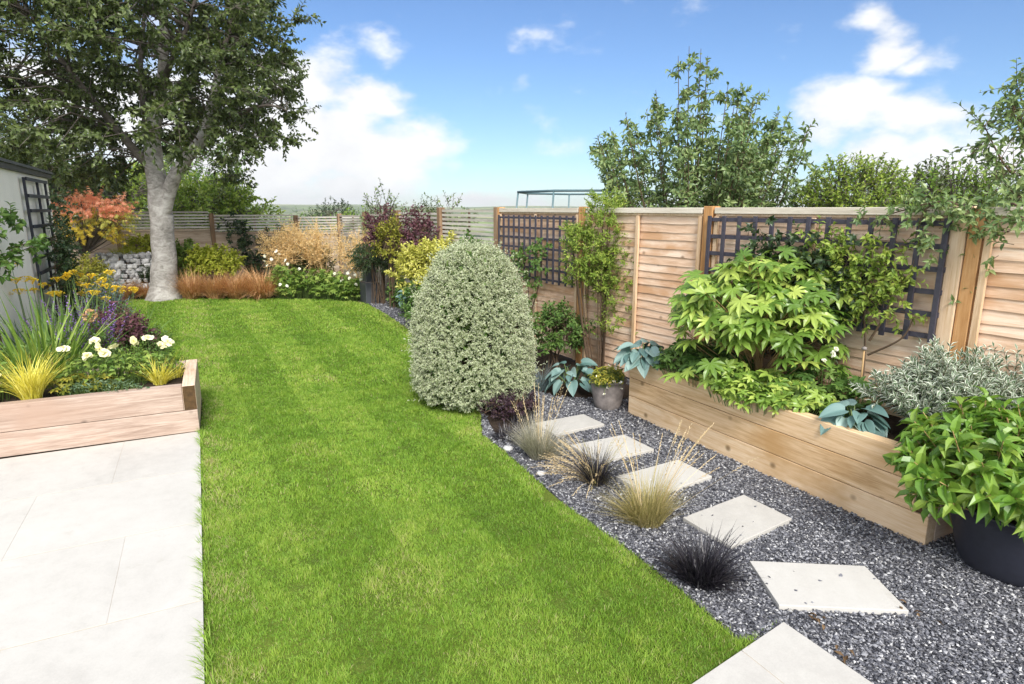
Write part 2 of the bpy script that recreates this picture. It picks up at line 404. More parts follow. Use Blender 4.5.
def t_palm(lobes, span, wl, side):
    V, F = [(0, 0, 0)], []
    prev = None
    for i in range(lobes):
        f = i / (lobes - 1) * 2 - 1; an = f * span; L = 1 - (1 - side) * abs(f) ** 1.3
        d = np.array([math.sin(an), math.cos(an)]); s = np.array([d[1], -d[0]])
        def P(r, w, z): q = d * r * L + s * w; return (q[0], q[1], z - .20 * (r * L) ** 2)
        k = len(V)
        V += [P(.42, -wl * .8, .03), P(.42, 0, 0), P(.42, wl * .8, .03), P(.66, -wl, .05), P(.66, 0, -.01), P(.66, wl, .05), P(1, 0, -.06)]
        F += [(0, k + 1, k), (0, k + 2, k + 1), (k, k + 1, k + 4), (k, k + 4, k + 3), (k + 1, k + 2, k + 5), (k + 1, k + 5, k + 4), (k + 3, k + 4, k + 6), (k + 4, k + 5, k + 6)]
        if prev is not None: F.append((0, k, prev))
        prev = k + 2
    return tmpl(V, F)
T_FATSIA = t_palm(8, R(132), .135, .66)
T_ANEM = t_palm(5, R(105), .17, .62)
T_ACER = t_palm(5, R(100), .09, .6)

# ------------------------------------------------------------------ plant builders
def lobes(d, k=6, amp=.2, freq=3.0, seed=0):
    r = np.random.default_rng(seed); f = np.zeros(len(d))
    for _ in range(k):
        w = r.normal(size=3) * freq; f += np.cos(d @ w + r.random() * 6.28)
    return 1 + amp * f / math.sqrt(k)
def twig_leaves(G, T, p, d, ln, m, L, W, ang=55, jit=.35, droop=0.15, a0=0.0, a1=1.0, zs=1.0, lvar=.3, start=.1):
    """m leaves set spirally along each twig (start p, direction d, length ln)"""
    k = len(p); d = nrm(d)
    t = (np.arange(m)[None] + rng.random((k, m)) * .7) / m; t = start + (1 - start) * t
    ph = rng.random((k, 1)) * 6.28 + np.arange(m)[None] * 2.4 + rng.normal(size=(k, m)) * .3
    X = nrm(np.cross(d, np.array([.37, .2, .91]) + rng.normal(size=(k, 3)) * .1)); Y = np.cross(d, X)
    rad = np.cos(ph)[..., None] * X[:, None] + np.sin(ph)[..., None] * Y[:, None]
    a = R(ang) * (1.1 - .45 * t)[..., None]
    ld = d[:, None] * np.cos(a) + rad * np.sin(a) + rng.normal(size=(k, m, 3)) * jit * .5
    ld[..., 2] -= droop
    nn = d[:, None] * np.sin(a) - rad * np.cos(a) + np.array([0, 0, .75]) + rng.normal(size=(k, m, 3)) * jit
    P = p[:, None] + d[:, None] * (ln.reshape(-1, 1, 1) if np.ndim(ln) else ln) * t[..., None]
    s = (1 - lvar / 2 + lvar * rng.random((k, m))) * (1 - .25 * t)
    S = np.stack([s * W, s * L, s * L * zs], -1)
    ra = a0 + (a1 - a0) * np.clip(rng.random((k, m)) * .7 + .3 * rng.random((k, 1)), 0, 1)
    G.inst(T, P.reshape(-1, 3), ld.reshape(-1, 3), nn.reshape(-1, 3), S.reshape(-1, 3), ra.reshape(-1))
def sphere_dirs(n, zmin=-.4):
    z = zmin + (1 - zmin) * rng.random(n); ph = rng.random(n) * 6.28; r = np.sqrt(1 - z * z)
    return np.stack([r * np.cos(ph), r * np.sin(ph), z], -1)
def shrub(name, label, cat, loc, rx, ry, z0, z1, ntw, m, L, W, mat, T=T4, tl=.16, group=None, nst=9, stem='twig', amp=.2, ang=55, inner=.5, upb=.45, droop=.12,
          seed=1, freq=3.0, zmin=-.55, a1=1.0, crown='foliage', stemr=.008, lean=(0, 0), zs=1.0, jit=.35):
    """a bush: branches from its base to twigs spread through an uneven volume, leaves along every twig"""
    t = thing(name, label, cat, loc, 0, group)
    rz = (z1 - z0) / 2; c = np.array([lean[0], lean[1], (z0 + z1) / 2])
    d = sphere_dirs(ntw, zmin)
    r = lobes(d, 7, amp, freq, seed) * (inner + (1 - inner) * rng.random(ntw) ** .6)
    p = c + d * r[:, None] * np.array([rx, ry, rz])
    dd = nrm(d * .8 + np.array([0, 0, upb]) + rng.normal(size=(ntw, 3)) * .3)
    ln = tl * (.7 + .6 * rng.random(ntw))
    p = p - dd * (ln * .7)[:, None]
    G = Geo(); twig_leaves(G, T, p, dd, ln, m, L, W, ang, jit, droop, 0, a1, zs)
    G.obj(crown, M[mat], t)
    S = Geo()
    S.sticks(p, p + dd * ln[:, None], stemr * .25, stemr * .12, 3)
    base = np.stack([rng.normal(size=nst) * rx * .12, rng.normal(size=nst) * ry * .12, np.zeros(nst)], -1)
    dirs = sphere_dirs(nst, .1); knee = c + dirs * np.array([rx, ry, rz]) * .35
    S.sticks(base, knee, stemr, stemr * .7, 5)
    near = np.argmin(((p[:, None] - knee[None]) ** 2).sum(-1), 1)
    pick = rng.random(ntw) < min(1, 160 / ntw)
    S.sticks(knee[near[pick]], p[pick], stemr * .55, stemr * .25, 3)
    S.obj('stems', M[stem], t)
    return t
def tuft(name, label, cat, loc, n, L, W, mat, th=(.05, 1.0), bend=(.3, 1.1), r=.05, rows=5, group=None, part='blades', lv=.6):
    t = thing(name, label, cat, loc, 0, group)
    G = Geo(); az = rng.random(n) * 6.28; rr = r * np.sqrt(rng.random(n))
    P = np.stack([rr * np.cos(az), rr * np.sin(az), np.zeros(n)], -1)
    az2 = az + rng.normal(size=n) * .8; a0 = rng.random() * 6.28; ks = rng.random(7) * 6.28
    u = np.clip(rng.random(n) ** .8 * (1 + .35 * np.cos(az2 - a0)) , 0, 1.3); L = L * (1 + .13 * np.cos(3 * az2 + ks[0]) + .10 * np.cos(7 * az2 + ks[1]))
    G.arcs(P, az2, th[0] + (th[1] - th[0]) * u, bend[0] + (bend[1] - bend[0]) * rng.random(n), L * (1 - lv + lv * rng.random(n) ** .8), W * (.7 + .6 * rng.random(n)), rows)
    G.obj(part, M[mat], t)
    return t
def stalks(t, n, L, mat, th=(.0, .5), bend=(.1, .5), r=.04, head=.25, hl=.02, hw=.004, w=.004, hm=10, part='flower_stalk', azc=None, each=False):
    """tall flowering stalks with a loose seed head"""
    for q in range(n if each else 1):
        k = 1 if each else n
        G = Geo(); az = rng.random(k) * 6.28 if azc is None else azc + rng.normal(size=k) * .8
        rr = r * np.sqrt(rng.random(k)); P = np.stack([rr * np.cos(az), rr * np.sin(az), np.zeros(k)], -1)
        C = G.arcs(P, az, th[0] + (th[1] - th[0]) * rng.random(k), bend[0] + (bend[1] - bend[0]) * rng.random(k), L * (.65 + .35 * rng.random(k)), w, 8, .5)
        i = int(round(8 * (1 - head)))
        p = C[:, i]; d = C[:, -1] - p; ln = np.linalg.norm(d, axis=-1)
        twig_leaves(G, T4, p, d, ln, hm, hl, hw, 22, .25, .05, start=0)
        G.obj(part, M[mat], t)

# ------------------------------------------------------------------ the ground plan (metres; camera stands over the origin looking along +Y)
AX = np.array([.446, -.895]); PX = np.array([.895, .446])          # patio axes
BED = np.array([-2.56, 4.82])                                       # near right corner of the left bed = patio corner
APEX = np.array([1.199, 2.416]); LE = np.array([-.812, -.584])      # paving corner beside the gravel, and its lawn edge
lawn_poly = [(1.21, 2.44), (.965, 2.33), (.81, 2.68), (.62, 3.06), (.36, 3.50), (.11, 4.05), (-.06, 4.43), (-.25, 4.80), (-.30, 5.5), (-.62, 6.4), (-1.10, 7.7), (-1.56, 9.26), (-2.15, 10.6), (-2.86, 12.03), (-3.4, 12.5),
             (-5.2, 12.75), (-7.2, 12.8), (-7.9, 12.4), (-6.9, 10.6), (-6.0, 9.2), (-4.6, 7.4), (-3.35, 5.95), (-2.95, 5.68), tuple(BED), tuple(BED + AX * 4.05), tuple(APEX + LE * 2.2)]
def inside(poly, x, y):
    poly = np.asarray(poly); r = np.zeros(len(x), bool); n = len(poly)
    for i in range(n):
        x0, y0 = poly[i]; x1, y1 = poly[(i + 1) % n]
        c = ((y0 > y) != (y1 > y)) & (x < (x1 - x0) * (y - y0) / (y1 - y0 + 1e-12) + x0); r ^= c
    return r
def edge_dist(poly, x, y):
    poly = np.asarray(poly); p = np.stack([x, y], -1); best = np.full(len(x), 9.0)
    for i in range(len(poly)):
        a = poly[i]; b = poly[(i + 1) % len(poly)]; ab = b - a
        t = np.clip(((p - a) @ ab) / (ab @ ab), 0, 1)
        best = np.minimum(best, np.linalg.norm(p - a - t[:, None] * ab, axis=-1))
    return best
P0 = np.array([-.166, 8.76]); FD = np.array([.531, -.847]); FN = np.array([-.847, -.531]); FROT = math.atan2(-.847, .531)
def fp(s, off=0.0, z=0.0): q = P0 + FD * s + FN * off; return (q[0], q[1], z)

# far ground: level round the garden, falling into a valley, low hills on the horizon
def terrain():
    ra = np.concatenate([[0, 6, 12, 18, 24], np.geomspace(30, 2700, 44)]); na = 180
    an = np.arange(na) * 2 * PI / na
    r, a = np.meshgrid(ra, an, indexing='ij'); x = r * np.cos(a); y = r * np.sin(a)
    z = -.03 - 11 * np.clip((r - 24) / 200, 0, 1) ** 1.2
    h = np.clip((r - 700) / 1600, 0, 1)
    z += h * h * (3 - 2 * h) * (16 + 9 * np.sin(a * 3 + 2.4) + 4 * np.sin(a * 13 + 2) + 2 * np.sin(a * 29))
    z += np.clip((r - 60) / 300, 0, 1) * 2.0 * np.sin(x * .011 + 1) * np.cos(y * .008)
    i = np.arange(len(ra) - 1)[:, None]; j = np.arange(na)[None]
    F = np.stack([i * na + j, (i + 1) * na + j, (i + 1) * na + (j + 1) % na, i * na + (j + 1) % na], -1).reshape(-1, 4)
    G = Geo().add(np.stack([x, y, z], -1), F)
    return tag(G.obj('hills', M['field'], smooth=True), kind='structure')
terrain()
# garden soil sheet
G = Geo(); G.prism([(-12, -3), (7, -3), (7, 14), (2, 19), (-14, 19)], -.1, -.018)
tag(G.obj('ground', M['soil']), kind='structure')
def sheet(name, poly, z, mat):
    G = Geo(); G.prism(poly, z - .02, z); return tag(G.obj(name, mat), kind='structure')
grav_poly = [(-3.12, 12.45), (-2.85, 12.03), (-2.14, 10.6), (-1.55, 9.26), (-1.09, 7.7), (-.61, 6.4), (-.29, 5.5), (-.24, 4.80), (-.05, 4.43), (.12, 4.05), (.37, 3.50), (.63, 3.06), (.82, 2.68), (.975, 2.34), (1.16, 2.3),
             (1.35, 1.9), (2.2, .2), (5.0, .2), (3.9, 2.25), (2.75, 4.1), (1.777, 5.66), (.8, 7.2), (-.05, 8.6), (-1.0, 10.1), (-2.3, 12.3)]
sheet('gravel_path', grav_poly, 0.0, M['gravelbase'])
sheet('lawn', lawn_poly, -.004, M['lawn'])
soil_poly = [(.0, 6.75), (.15, 6.2), (.42, 5.85), (.72, 5.78), (1.15, 5.75), (1.3, 5.95), (1.0, 6.85), (.0, 8.5), (-.35, 8.4)]
soil2 = [(-.14, 4.80), (.0, 4.78), (.13, 5.0), (.22, 5.5), (.0, 6.1), (-.45, 6.2), (-.28, 5.5)]
sheet('soil_bed', soil_poly, .008, M['soil']); sheet('soil_patch', soil2, .012, M['soil'])

# patio
def patio():
    G = Geo(); rows = [(-.9, -.004)] + [(.0, .83)] * 0
    edges = [0.004, .853, 1.683, 2.513, 3.343, 4.173, 5.0, 5.83]
    offs = [.53, .93, .38, .75, .53, .9, .4]
    for i in range(len(edges) - 1):
        a0, a1 = edges[i] + .003, edges[i + 1] - .003
        xs = [0, offs[i]] + [offs[i] + .9 * q for q in range(1, 6)]
        for j in range(len(xs) - 1):
            p0, p1 = -xs[j] - (.0007 if j else 0), -xs[j + 1] + .0007
            q = [BED + AX * a + PX * p for a, p in ((a0, p0), (a0, p1), (a1, p1), (a1, p0))]
            G.prism(q, -.03, .02)
    B = np.array([.46, -.888])
    ks = [0, .31, .91, 1.51, 2.0]
    for i in range(len(ks) - 1):
        for a0, a1 in ((0, .6), (.606, 1.2), (1.206, 1.8), (1.806, 2.4)):
            q = [APEX + LE * k + B * a for k, a in ((ks[i] + .002, a0), (ks[i + 1] - .002, a0), (ks[i + 1] - .002, a1), (ks[i] + .002, a1))]
            G.prism(q, -.03, .02)
    o = G.obj('patio', M['paving'], bevel=.0008)
    g = Geo()
    g.prism([BED + AX * .0 + PX * -.01, BED + AX * 5.8 + PX * -.01, BED + AX * 5.8 - PX * 5, BED - PX * 5], -.06, .0188)
    g.prism([APEX + LE * .01 + B * .01, APEX + LE * 2.0 + B * .01, APEX + LE * 2.0 + B * 2.4, APEX + LE * .01 + B * 2.4], -.06, .0188)
    g.obj('patio_joints', M['grout'], o)
    tag(o, kind='structure')
patio()

# stepping stones
stones = [([(.194, 5.069), (.643, 5.308), (.792, 5.043), (.349, 4.802)], 'pale stepping stone farthest along the gravel, beside the small grey pot'),
          ([(.455, 4.56), (.917, 4.79), (1.089, 4.475), (.64, 4.235)], 'pale stepping stone between the two parts-hidden ones behind the pale grey grass tuft'),
          ([(.715, 3.98), (1.22, 4.274), (1.379, 3.983), (.892, 3.68)], 'pale stepping stone behind the straw coloured grass tuft'),
          ([(1.02, 3.40), (1.493, 3.701), (1.666, 3.387), (1.196, 3.075)], 'pale stepping stone with its left corner behind the black grass'),
          ([(1.243, 2.933), (1.82, 2.885), (1.819, 2.519), (1.241, 2.560)], 'pale stepping stone turned skew to the others, next to the patio corner')]
stones[1] = (stones[1][0], 'pale stepping stone behind the dark bleached grass, second from the grey pot')
for poly, lab in stones:
    q = np.array(poly) * (1.775 / 1.8); c = q.mean(0)
    G = Geo(); G.prism([tuple(a - c) for a in q], -.02, .026)
    o = G.obj('stepping_stone', M['paving'], loc=(c[0], c[1], 0), bevel=.003)
    tag(o, lab, 'stepping stone', 'pale stepping stones in the gravel')

# loose gravel chips
def gravel():
    G = Geo(); n = 800000
    x = rng.uniform(-3.2, 4.2, n); y = rng.uniform(1.6, 12.4, n)
    dens = np.where(y < 3.4, 10500, np.where(y < 4.6, 6200, np.where(y < 6, 3400, 1000))) / (n / (7.4 * 10.8))
    keep = (rng.random(n) < dens * 1.0) if dens.max() <= 1 else (rng.random(n) < dens / dens.max())
    k = inside(grav_poly, x, y) & keep & ~inside(soil_poly, x, y) & ~inside(soil2, x, y) & True
    ons = np.zeros(n, bool)
    for poly, _ in stones: ons |= inside(np.array(poly) * (1.775 / 1.8), x, y)
    k &= ~ons | (rng.random(n) < .0035)                # a few chips kicked onto the slabs
    fx = (x - P0[0]) * FN[0] + (y - P0[1]) * FN[1]; k &= fx > .02
    x, y, ons = x[k], y[k], ons[k]; m = len(x)
    s = (.0058 + .0068 * rng.random(m) ** 2) * np.where(y > 6, 1.9, np.where(y > 4.6, 1.3, 1.0))
    base = np.array([(1, 0, 0), (0, 1, 0), (-1, 0, 0), (0, -1, 0), (0, 0, 1), (0, 0, -1)], float)
    V = base[None] * (.6 + .8 * rng.random((m, 6, 1))) + rng.normal(size=(m, 6, 3)) * .18
    V = V * np.stack([s, s * (.5 + .4 * rng.random(m)), s * (.35 + .3 * rng.random(m))], -1)[:, None]
    an = rng.random(m) * 6.28; ti = rng.normal(size=m) * .35
    c, sn = np.cos(an)[:, None], np.sin(an)[:, None]
    z = V[..., 2] * np.cos(ti)[:, None] + V[..., 0] * np.sin(ti)[:, None]; xx = V[..., 0] * np.cos(ti)[:, None] - V[..., 2] * np.sin(ti)[:, None]
    V = np.stack([xx * c - V[..., 1] * sn + x[:, None], xx * sn + V[..., 1] * c + y[:, None], z + (.002 + .009 * rng.random(m) * ~ons + .026 * ons)[:, None]], -1)
    f = np.array([(0, 1, 4), (1, 2, 4), (2, 3, 4), (3, 0, 4), (1, 0, 5), (2, 1, 5), (3, 2, 5), (0, 3, 5)])
    F = (np.arange(m)[:, None, None] * 6 + f[None]).reshape(-1, 3)
    G.add(V, F, np.repeat(rng.random(m) ** 1.75, 8))
    tag(G.obj('gravel', M['chip']), 'grey and white granite chippings laid between lawn and fence', 'gravel', kind='stuff')
gravel()

# lawn grass
def vnoise(x, y, s, seed):
    g = np.random.default_rng(seed).normal(size=(256, 256)); u, v = x / s, y / s; i, j = np.floor(u).astype(int), np.floor(v).astype(int)
    a, b = u - i, v - j; a = a * a * (3 - 2 * a); b = b * b * (3 - 2 * b); q = lambda p, k: g[p % 256, k % 256]
    return (q(i, j) * (1 - a) + q(i + 1, j) * a) * (1 - b) + (q(i, j + 1) * (1 - a) + q(i + 1, j + 1) * a) * b
def grass():
    G = Geo()
    def patch(n, y0, y1, x0, x1, L, W, rows):
        x = rng.uniform(x0, x1, n); y = rng.uniform(y0, y1, n)
        k = inside(lawn_poly, x, y); x, y = x[k] + rng.normal(size=k.sum()) * .010, y[k] + rng.normal(size=k.sum()) * .010; m = len(x)
        # mowing stripes: the blades lean away in one stripe and towards the house in the next
        u = (x * .877 + y * .48)
        st = np.sign(np.sin(u * 2 * PI / .95)) * .11
        cl = .75 * vnoise(x, y, .075, 1) + .5 * vnoise(x, y, .03, 2)
        az = rng.random(m) * 6.28
        th = .15 + .65 * rng.random(m)
        vx = np.sin(th) * np.cos(az) - st * .48; vy = np.sin(th) * np.sin(az) + st * .877
        az2 = np.arctan2(vy, vx); th2 = np.arcsin(np.clip(np.hypot(vx, vy), 0, .95))
        big = vnoise(x, y, .55, 3); med = vnoise(x, y, .2, 4)
        ra = np.clip(.43 + .11 * cl + .17 * rng.normal(size=m) + .07 * big + .08 * med + .07 * st / .11, 0, .95)
        pd = np.abs((x - BED[0]) * PX[0] + (y - BED[1]) * PX[1]); bare = (pd < .22) & (np.sin(y * 7.3) + np.sin(y * 17 + x * 9) + .6 * np.sin(x * 31) > .4)
        dry = rng.random(m) < .2 * bare + (.012 + .10 * (med + big > 1.7) + .06 * (edge_dist(lawn_poly, x, y) < .12)); ra[dry] = 1
        az2 = az2 + .9 * vnoise(x, y, .06, 6); th2 = np.clip(th2 + .18 * vnoise(x, y, .05, 7), 0, 1.3)
        l = L * (.5 + .5 * rng.random(m)) * np.clip(1 + .42 * cl, .25, 1.9) * .88
        G.arcs(np.stack([x, y, np.full(m, -.004)], -1), az2, th2, .3 + .7 * rng.random(m), l, W * (.7 + .6 * rng.random(m)), rows, ra=ra, twist=1.2)
    patch(340000, 1.0, 3.6, -2.2, 1.3, .030, .0028, 3)
    patch(200000, 3.6, 6.2, -3.4, .2, .031, .0048, 2)
    patch(130000, 6.2, 9.0, -6.0, -.5, .038, .0080, 2)
    patch(90000, 9.0, 12.9, -8.0, -1.4, .038, .012, 2)
    # longer tufts spilling over the paving edge
    n = 2200; s = rng.random(n) * 4; p = BED[None] + AX[None] * s[:, None] + PX[None] * (.03 * rng.random(n))[:, None]
    dens = (np.sin(s * 9) + np.sin(s * 23 + 1) + rng.normal(size=n)) > .4; p = p[dens]; m = len(p)
    G.arcs(np.column_stack([p, np.zeros(m)]), np.arctan2(-PX[1], -PX[0]) + rng.normal(size=m) * .9, .4 + .6 * rng.random(m), .6 * rng.random(m), .04 + .06 * rng.random(m), .0045, 3, ra=.3 + .4 * rng.random(m))
    tag(G.obj('grass', M['lawnblade']), 'short mown bright green lawn grass with faint mowing stripes', 'grass', kind='stuff')
grass()

# ------------------------------------------------------------------ fences
def lap_boards(x0, x1, z0, z1, rev, seed):
    G = Geo(); r = np.random.default_rng(seed); nz = int(round((z1 - z0) / rev)); rev = (z1 - z0) / nz; ns = 16
    xs = np.linspace(x0, x1, ns + 1)
    for i in range(nz):
        zb = z0 + i * rev + r.normal(0, .003); zt = zb + rev + .02
        e = np.cumsum(r.normal(0, .0022, ns + 1)); e -= np.linspace(e[0], e[-1], ns + 1)
        sl = r.normal(0, .004); low = zb + e + sl * np.linspace(-1, 1, ns + 1)
        V = np.concatenate([np.stack([xs, np.full(ns + 1, -.013), low], -1), np.stack([xs, np.full(ns + 1, -.002), np.full(ns + 1, min(zt, z1 + .01))], -1),
                            np.stack([xs, np.full(ns + 1, -.006), low], -1), np.stack([xs, np.full(ns + 1, .008), np.full(ns + 1, min(zt, z1 + .01))], -1)])
        j = np.arange(ns); k = ns + 1
        F = np.concatenate([np.stack([j, j + 1, k + j + 1, k + j], -1), np.stack([2 * k + j + 1, 2 * k + j, 3 * k + j, 3 * k + j + 1], -1), np.stack([j, 2 * k + j, 2 * k + j + 1, j + 1], -1)])
        G.add(V, F, r.random())
    return G
def lap_fence():
    t = thing('lap_fence', 'new orange tan overlap fence panels along the right side of the gravel', 'fence', (P0[0], P0[1], 0), FROT)
    spans = [(.06, 1.80), (1.94, 3.60), (3.74, 5.60), (5.80, 7.55)]
    for i, (a, b) in enumerate(spans):
        p = lap_boards(a, b, .03, 1.735, .079, 40 + i).obj('panel', M['lap'], t)
        for x in (a + .02, (a + b) / 2, b - .02):
            Geo().box(x - .02, x + .02, -.048, -.0215, .03, 1.735).obj('batten', M['batten'], p, bevel=.002)
        Geo().box(a, b, -.050, .025, 1.760, 1.812).obj('capping_rail', M['cap'], p, bevel=.003)
        Geo().box(a, b, -.030, .012, 1.738, 1.759).obj('top_rail', M['batten'], p, bevel=.002)
    for x0, x1 in ((-.035, .055), (1.82, 1.92), (3.62, 3.72), (7.57, 7.66)):
        Geo().box(x0, x1, -.052, .05, -.05, 1.825).obj('post', M['post'], t, bevel=.004)
    Geo().box(5.61, 5.70, -.056, .05, -.05, 1.818).obj('post', M['batten'], t, bevel=.004)
    Geo().box(5.705, 5.785, -.045, .04, -.05, 1.80).obj('post', M['post'], t, bevel=.004)
lap_fence()
def slat_fence(name, label, loc, rot, xs, hts, openh, mat, pmat, seed=3, topmat=None):
    t = thing(name, label, 'fence', loc, rot)
    r = np.random.default_rng(seed)
    for i in range(len(xs) - 1):
        a, b, h = xs[i] + .05, xs[i + 1] - .05, hts[i]
        G = Geo(); z = h
        while z > h - openh:
            G.box(a, b, -.012, .010, z - .038, z, r.random()); z -= .066
        p = G.obj('open_slats', M[topmat or mat], t)
        G2 = lap_boards(a, b, .02, z, .082, seed * 7 + i); G2.obj('panel', M[mat], t)
        Geo().box(a, b, -.036, -.022, z - .03, z + .012).obj('rail', M[mat], t)
        for x in (a + .02, (a + b) / 2):
            Geo().box(x - .017, x + .017, .012, .035, h - openh - .02, h + .006).obj('batten', M[pmat], t)
    for i, x in enumerate(xs):
        h = hts[min(i, len(hts) - 1)]
        Geo().box(x - .046, x + .046, -.062, .04, -.1, h + .035).obj('post', M[pmat], t, bevel=.004)
slat_fence('slatted_fence', 'pale weathered slatted fence continuing beyond the first dark trellis', (P0[0], P0[1], 0), FROT, [-7.4, -5.56, -3.72, -1.86, -.03], [1.66, 1.70, 1.74, 1.79], .42, 'paleslat', 'brownpost', 5)
bx, by = -8.42, 13.45; brot = math.atan2(.48, .877)
slat_fence('slatted_fence', 'brown grey slatted fence with open top slats across the back of the garden', (bx, by, 0), brot, [-3.70, -1.85, 0, 1.83, 3.66, 5.3], [1.80, 1.79, 1.75, 1.67, 1.62], .36, 'greyslat', 'brownpost', 9, 'paleslat')  # open top slats coloured paler, standing in for the sky light they catch

def trellis(label, s0, s1, z0, z1, nv, nh, w, mat, over=.04):
    t = thing('trellis', label, 'trellis', fp(s0, 0, 0), FROT)
    for i in range(nv):
        x = (s1 - s0) * i / (nv - 1)
        Geo().box(x - w / 2, x + w / 2, -.088, -.070, z0 - over, z1 + (.012 if i % 1 == 0 else 0)).obj('upright', mat, t, bevel=.0015)
    for i in range(nh):
        z = z0 + (z1 - .02 - z0) * i / (nh - 1)
        Geo().box(-.02, s1 - s0 + .02, -.0695, -.054, z - w / 2, z + w / 2).obj('rail', mat, t, bevel=.0015)
trellis('dark square trellis on the far fence panel, seen behind the clipped dome shrub', .10, 1.76, .94, 1.71, 14, 7, .026, M['dktrellis'])
trellis('dark square trellis with wide squares behind the raised sleeper planter', 3.72, 5.60, .98, 1.73, 13, 6, .034, M['dktrellis'])

# ------------------------------------------------------------------ raised timber beds
def planter_right():
    t = thing('raised_planter', 'three board high new timber planter in front of the fence, full of leafy plants', 'planter', (1.047, 5.336, 0), math.atan2(-2.258, 1.204))
    L, D, h = 2.56, .76, .168
    m = M['sleeper']
    for i in range(3):
        z0, z1 = i * h + (.002 if i else -.03), (i + 1) * h - .002
        x1 = L if i == 0 else L - .085
        Geo().box(0, x1, 0, .085, z0, z1).obj('board', m, t, bevel=.004)
        y0 = .088 if i == 0 else 0.0
        b = Geo().box(L - .083, L, y0 + (.002 if i else 0), D, z0, z1).obj('end_board', M['sleeper_y'], t, bevel=.004)
        if i: Geo().box(L - .078, L - .006, -.0015, .0035, z0 + .004, z1 - .004).obj('end_grain', M['endgrain'], b)
        Geo().box(0, .083, .088, D, z0, z1).obj('end_board', M['sleeper_y'], t, bevel=.004)
        Geo().box(.086, L - .086, D - .085, D, z0, z1).obj('board', m, t, bevel=.004)
    G = Geo(); G.box(.086, L - .086, .087, D - .087, 0, .45); G.obj('soil', M['soil'], t)
planter_right()
def bed_left():
    t = thing('raised_planter', 'low pinkish timber raised bed beside the patio, filled with yellow grass and cream flowers', 'planter', (BED[0], BED[1], 0), R(25.4))
    L, D, h = 2.15, .98, .207
    m = M['sleeper_pink']
    for i in range(2):
        z0, z1 = i * h + (.002 if i else .021), (i + 1) * h - .002
        x1 = 0 if i == 0 else -.097
        Geo().box(-L, x1, 0, .095, z0, z1).obj('board', m, t, bevel=.004)
        b = Geo().box(-.095, 0, .098 if i == 0 else .002, D, z0, z1).obj('end_board', M['sleeper_y'], t, bevel=.004)
        if i: Geo().box(-.092, -.003, -.0015, .004, z0 + .003, z1 - .003).obj('end_grain', M['endgrain'], b)
        Geo().box(-L, -.098, D - .095, D, z0, z1).obj('board', m, t, bevel=.004)
    G = Geo(); G.box(-L, -.1, .1, D - .1, 0, .36); G.obj('soil', M['soil'], t)
bed_left()

# ------------------------------------------------------------------ white shed on the left
def shed():
    t = thing('garden_shed', 'white rendered outbuilding at the left edge with a thin dark roof edge', 'shed', (-6.46, 8.9, 0), math.atan2(-.886, .464))
    # local x runs along the wall towards the camera, local -y is behind the wall
    L = 4.0
    Geo().box(0, L, -2.6, 0, -.05, 2.21).obj('wall', M['render'], t)
    Geo().box(-.06, L, -2.7, .07, 2.27, 2.30).obj('roof', M['felt'], t)
    Geo().box(-.05, L, -2.68, .045, 2.212, 2.268).obj('fascia', M['fascia'], t)
    w = thing('trellis', 'narrow black trellis fixed to the white outbuilding wall', 'trellis', (-6.46, 8.9, 0), math.atan2(-.886, .464))
    x0, x1 = .55, 1.83
    for x in (x0, 1.08, x1): Geo().box(x - .022, x + .022, .035, .06, .2, 2.155).obj('upright', M['blacktrellis'], w, bevel=.002)
    for z in (2.14, 1.95, 1.78, 1.6, 1.42, 1.24, 1.06, .88): Geo().box(x0, x1, .061, .078, z - .02, z + .02).obj('rail', M['blacktrellis'], w, bevel=.002)
shed()

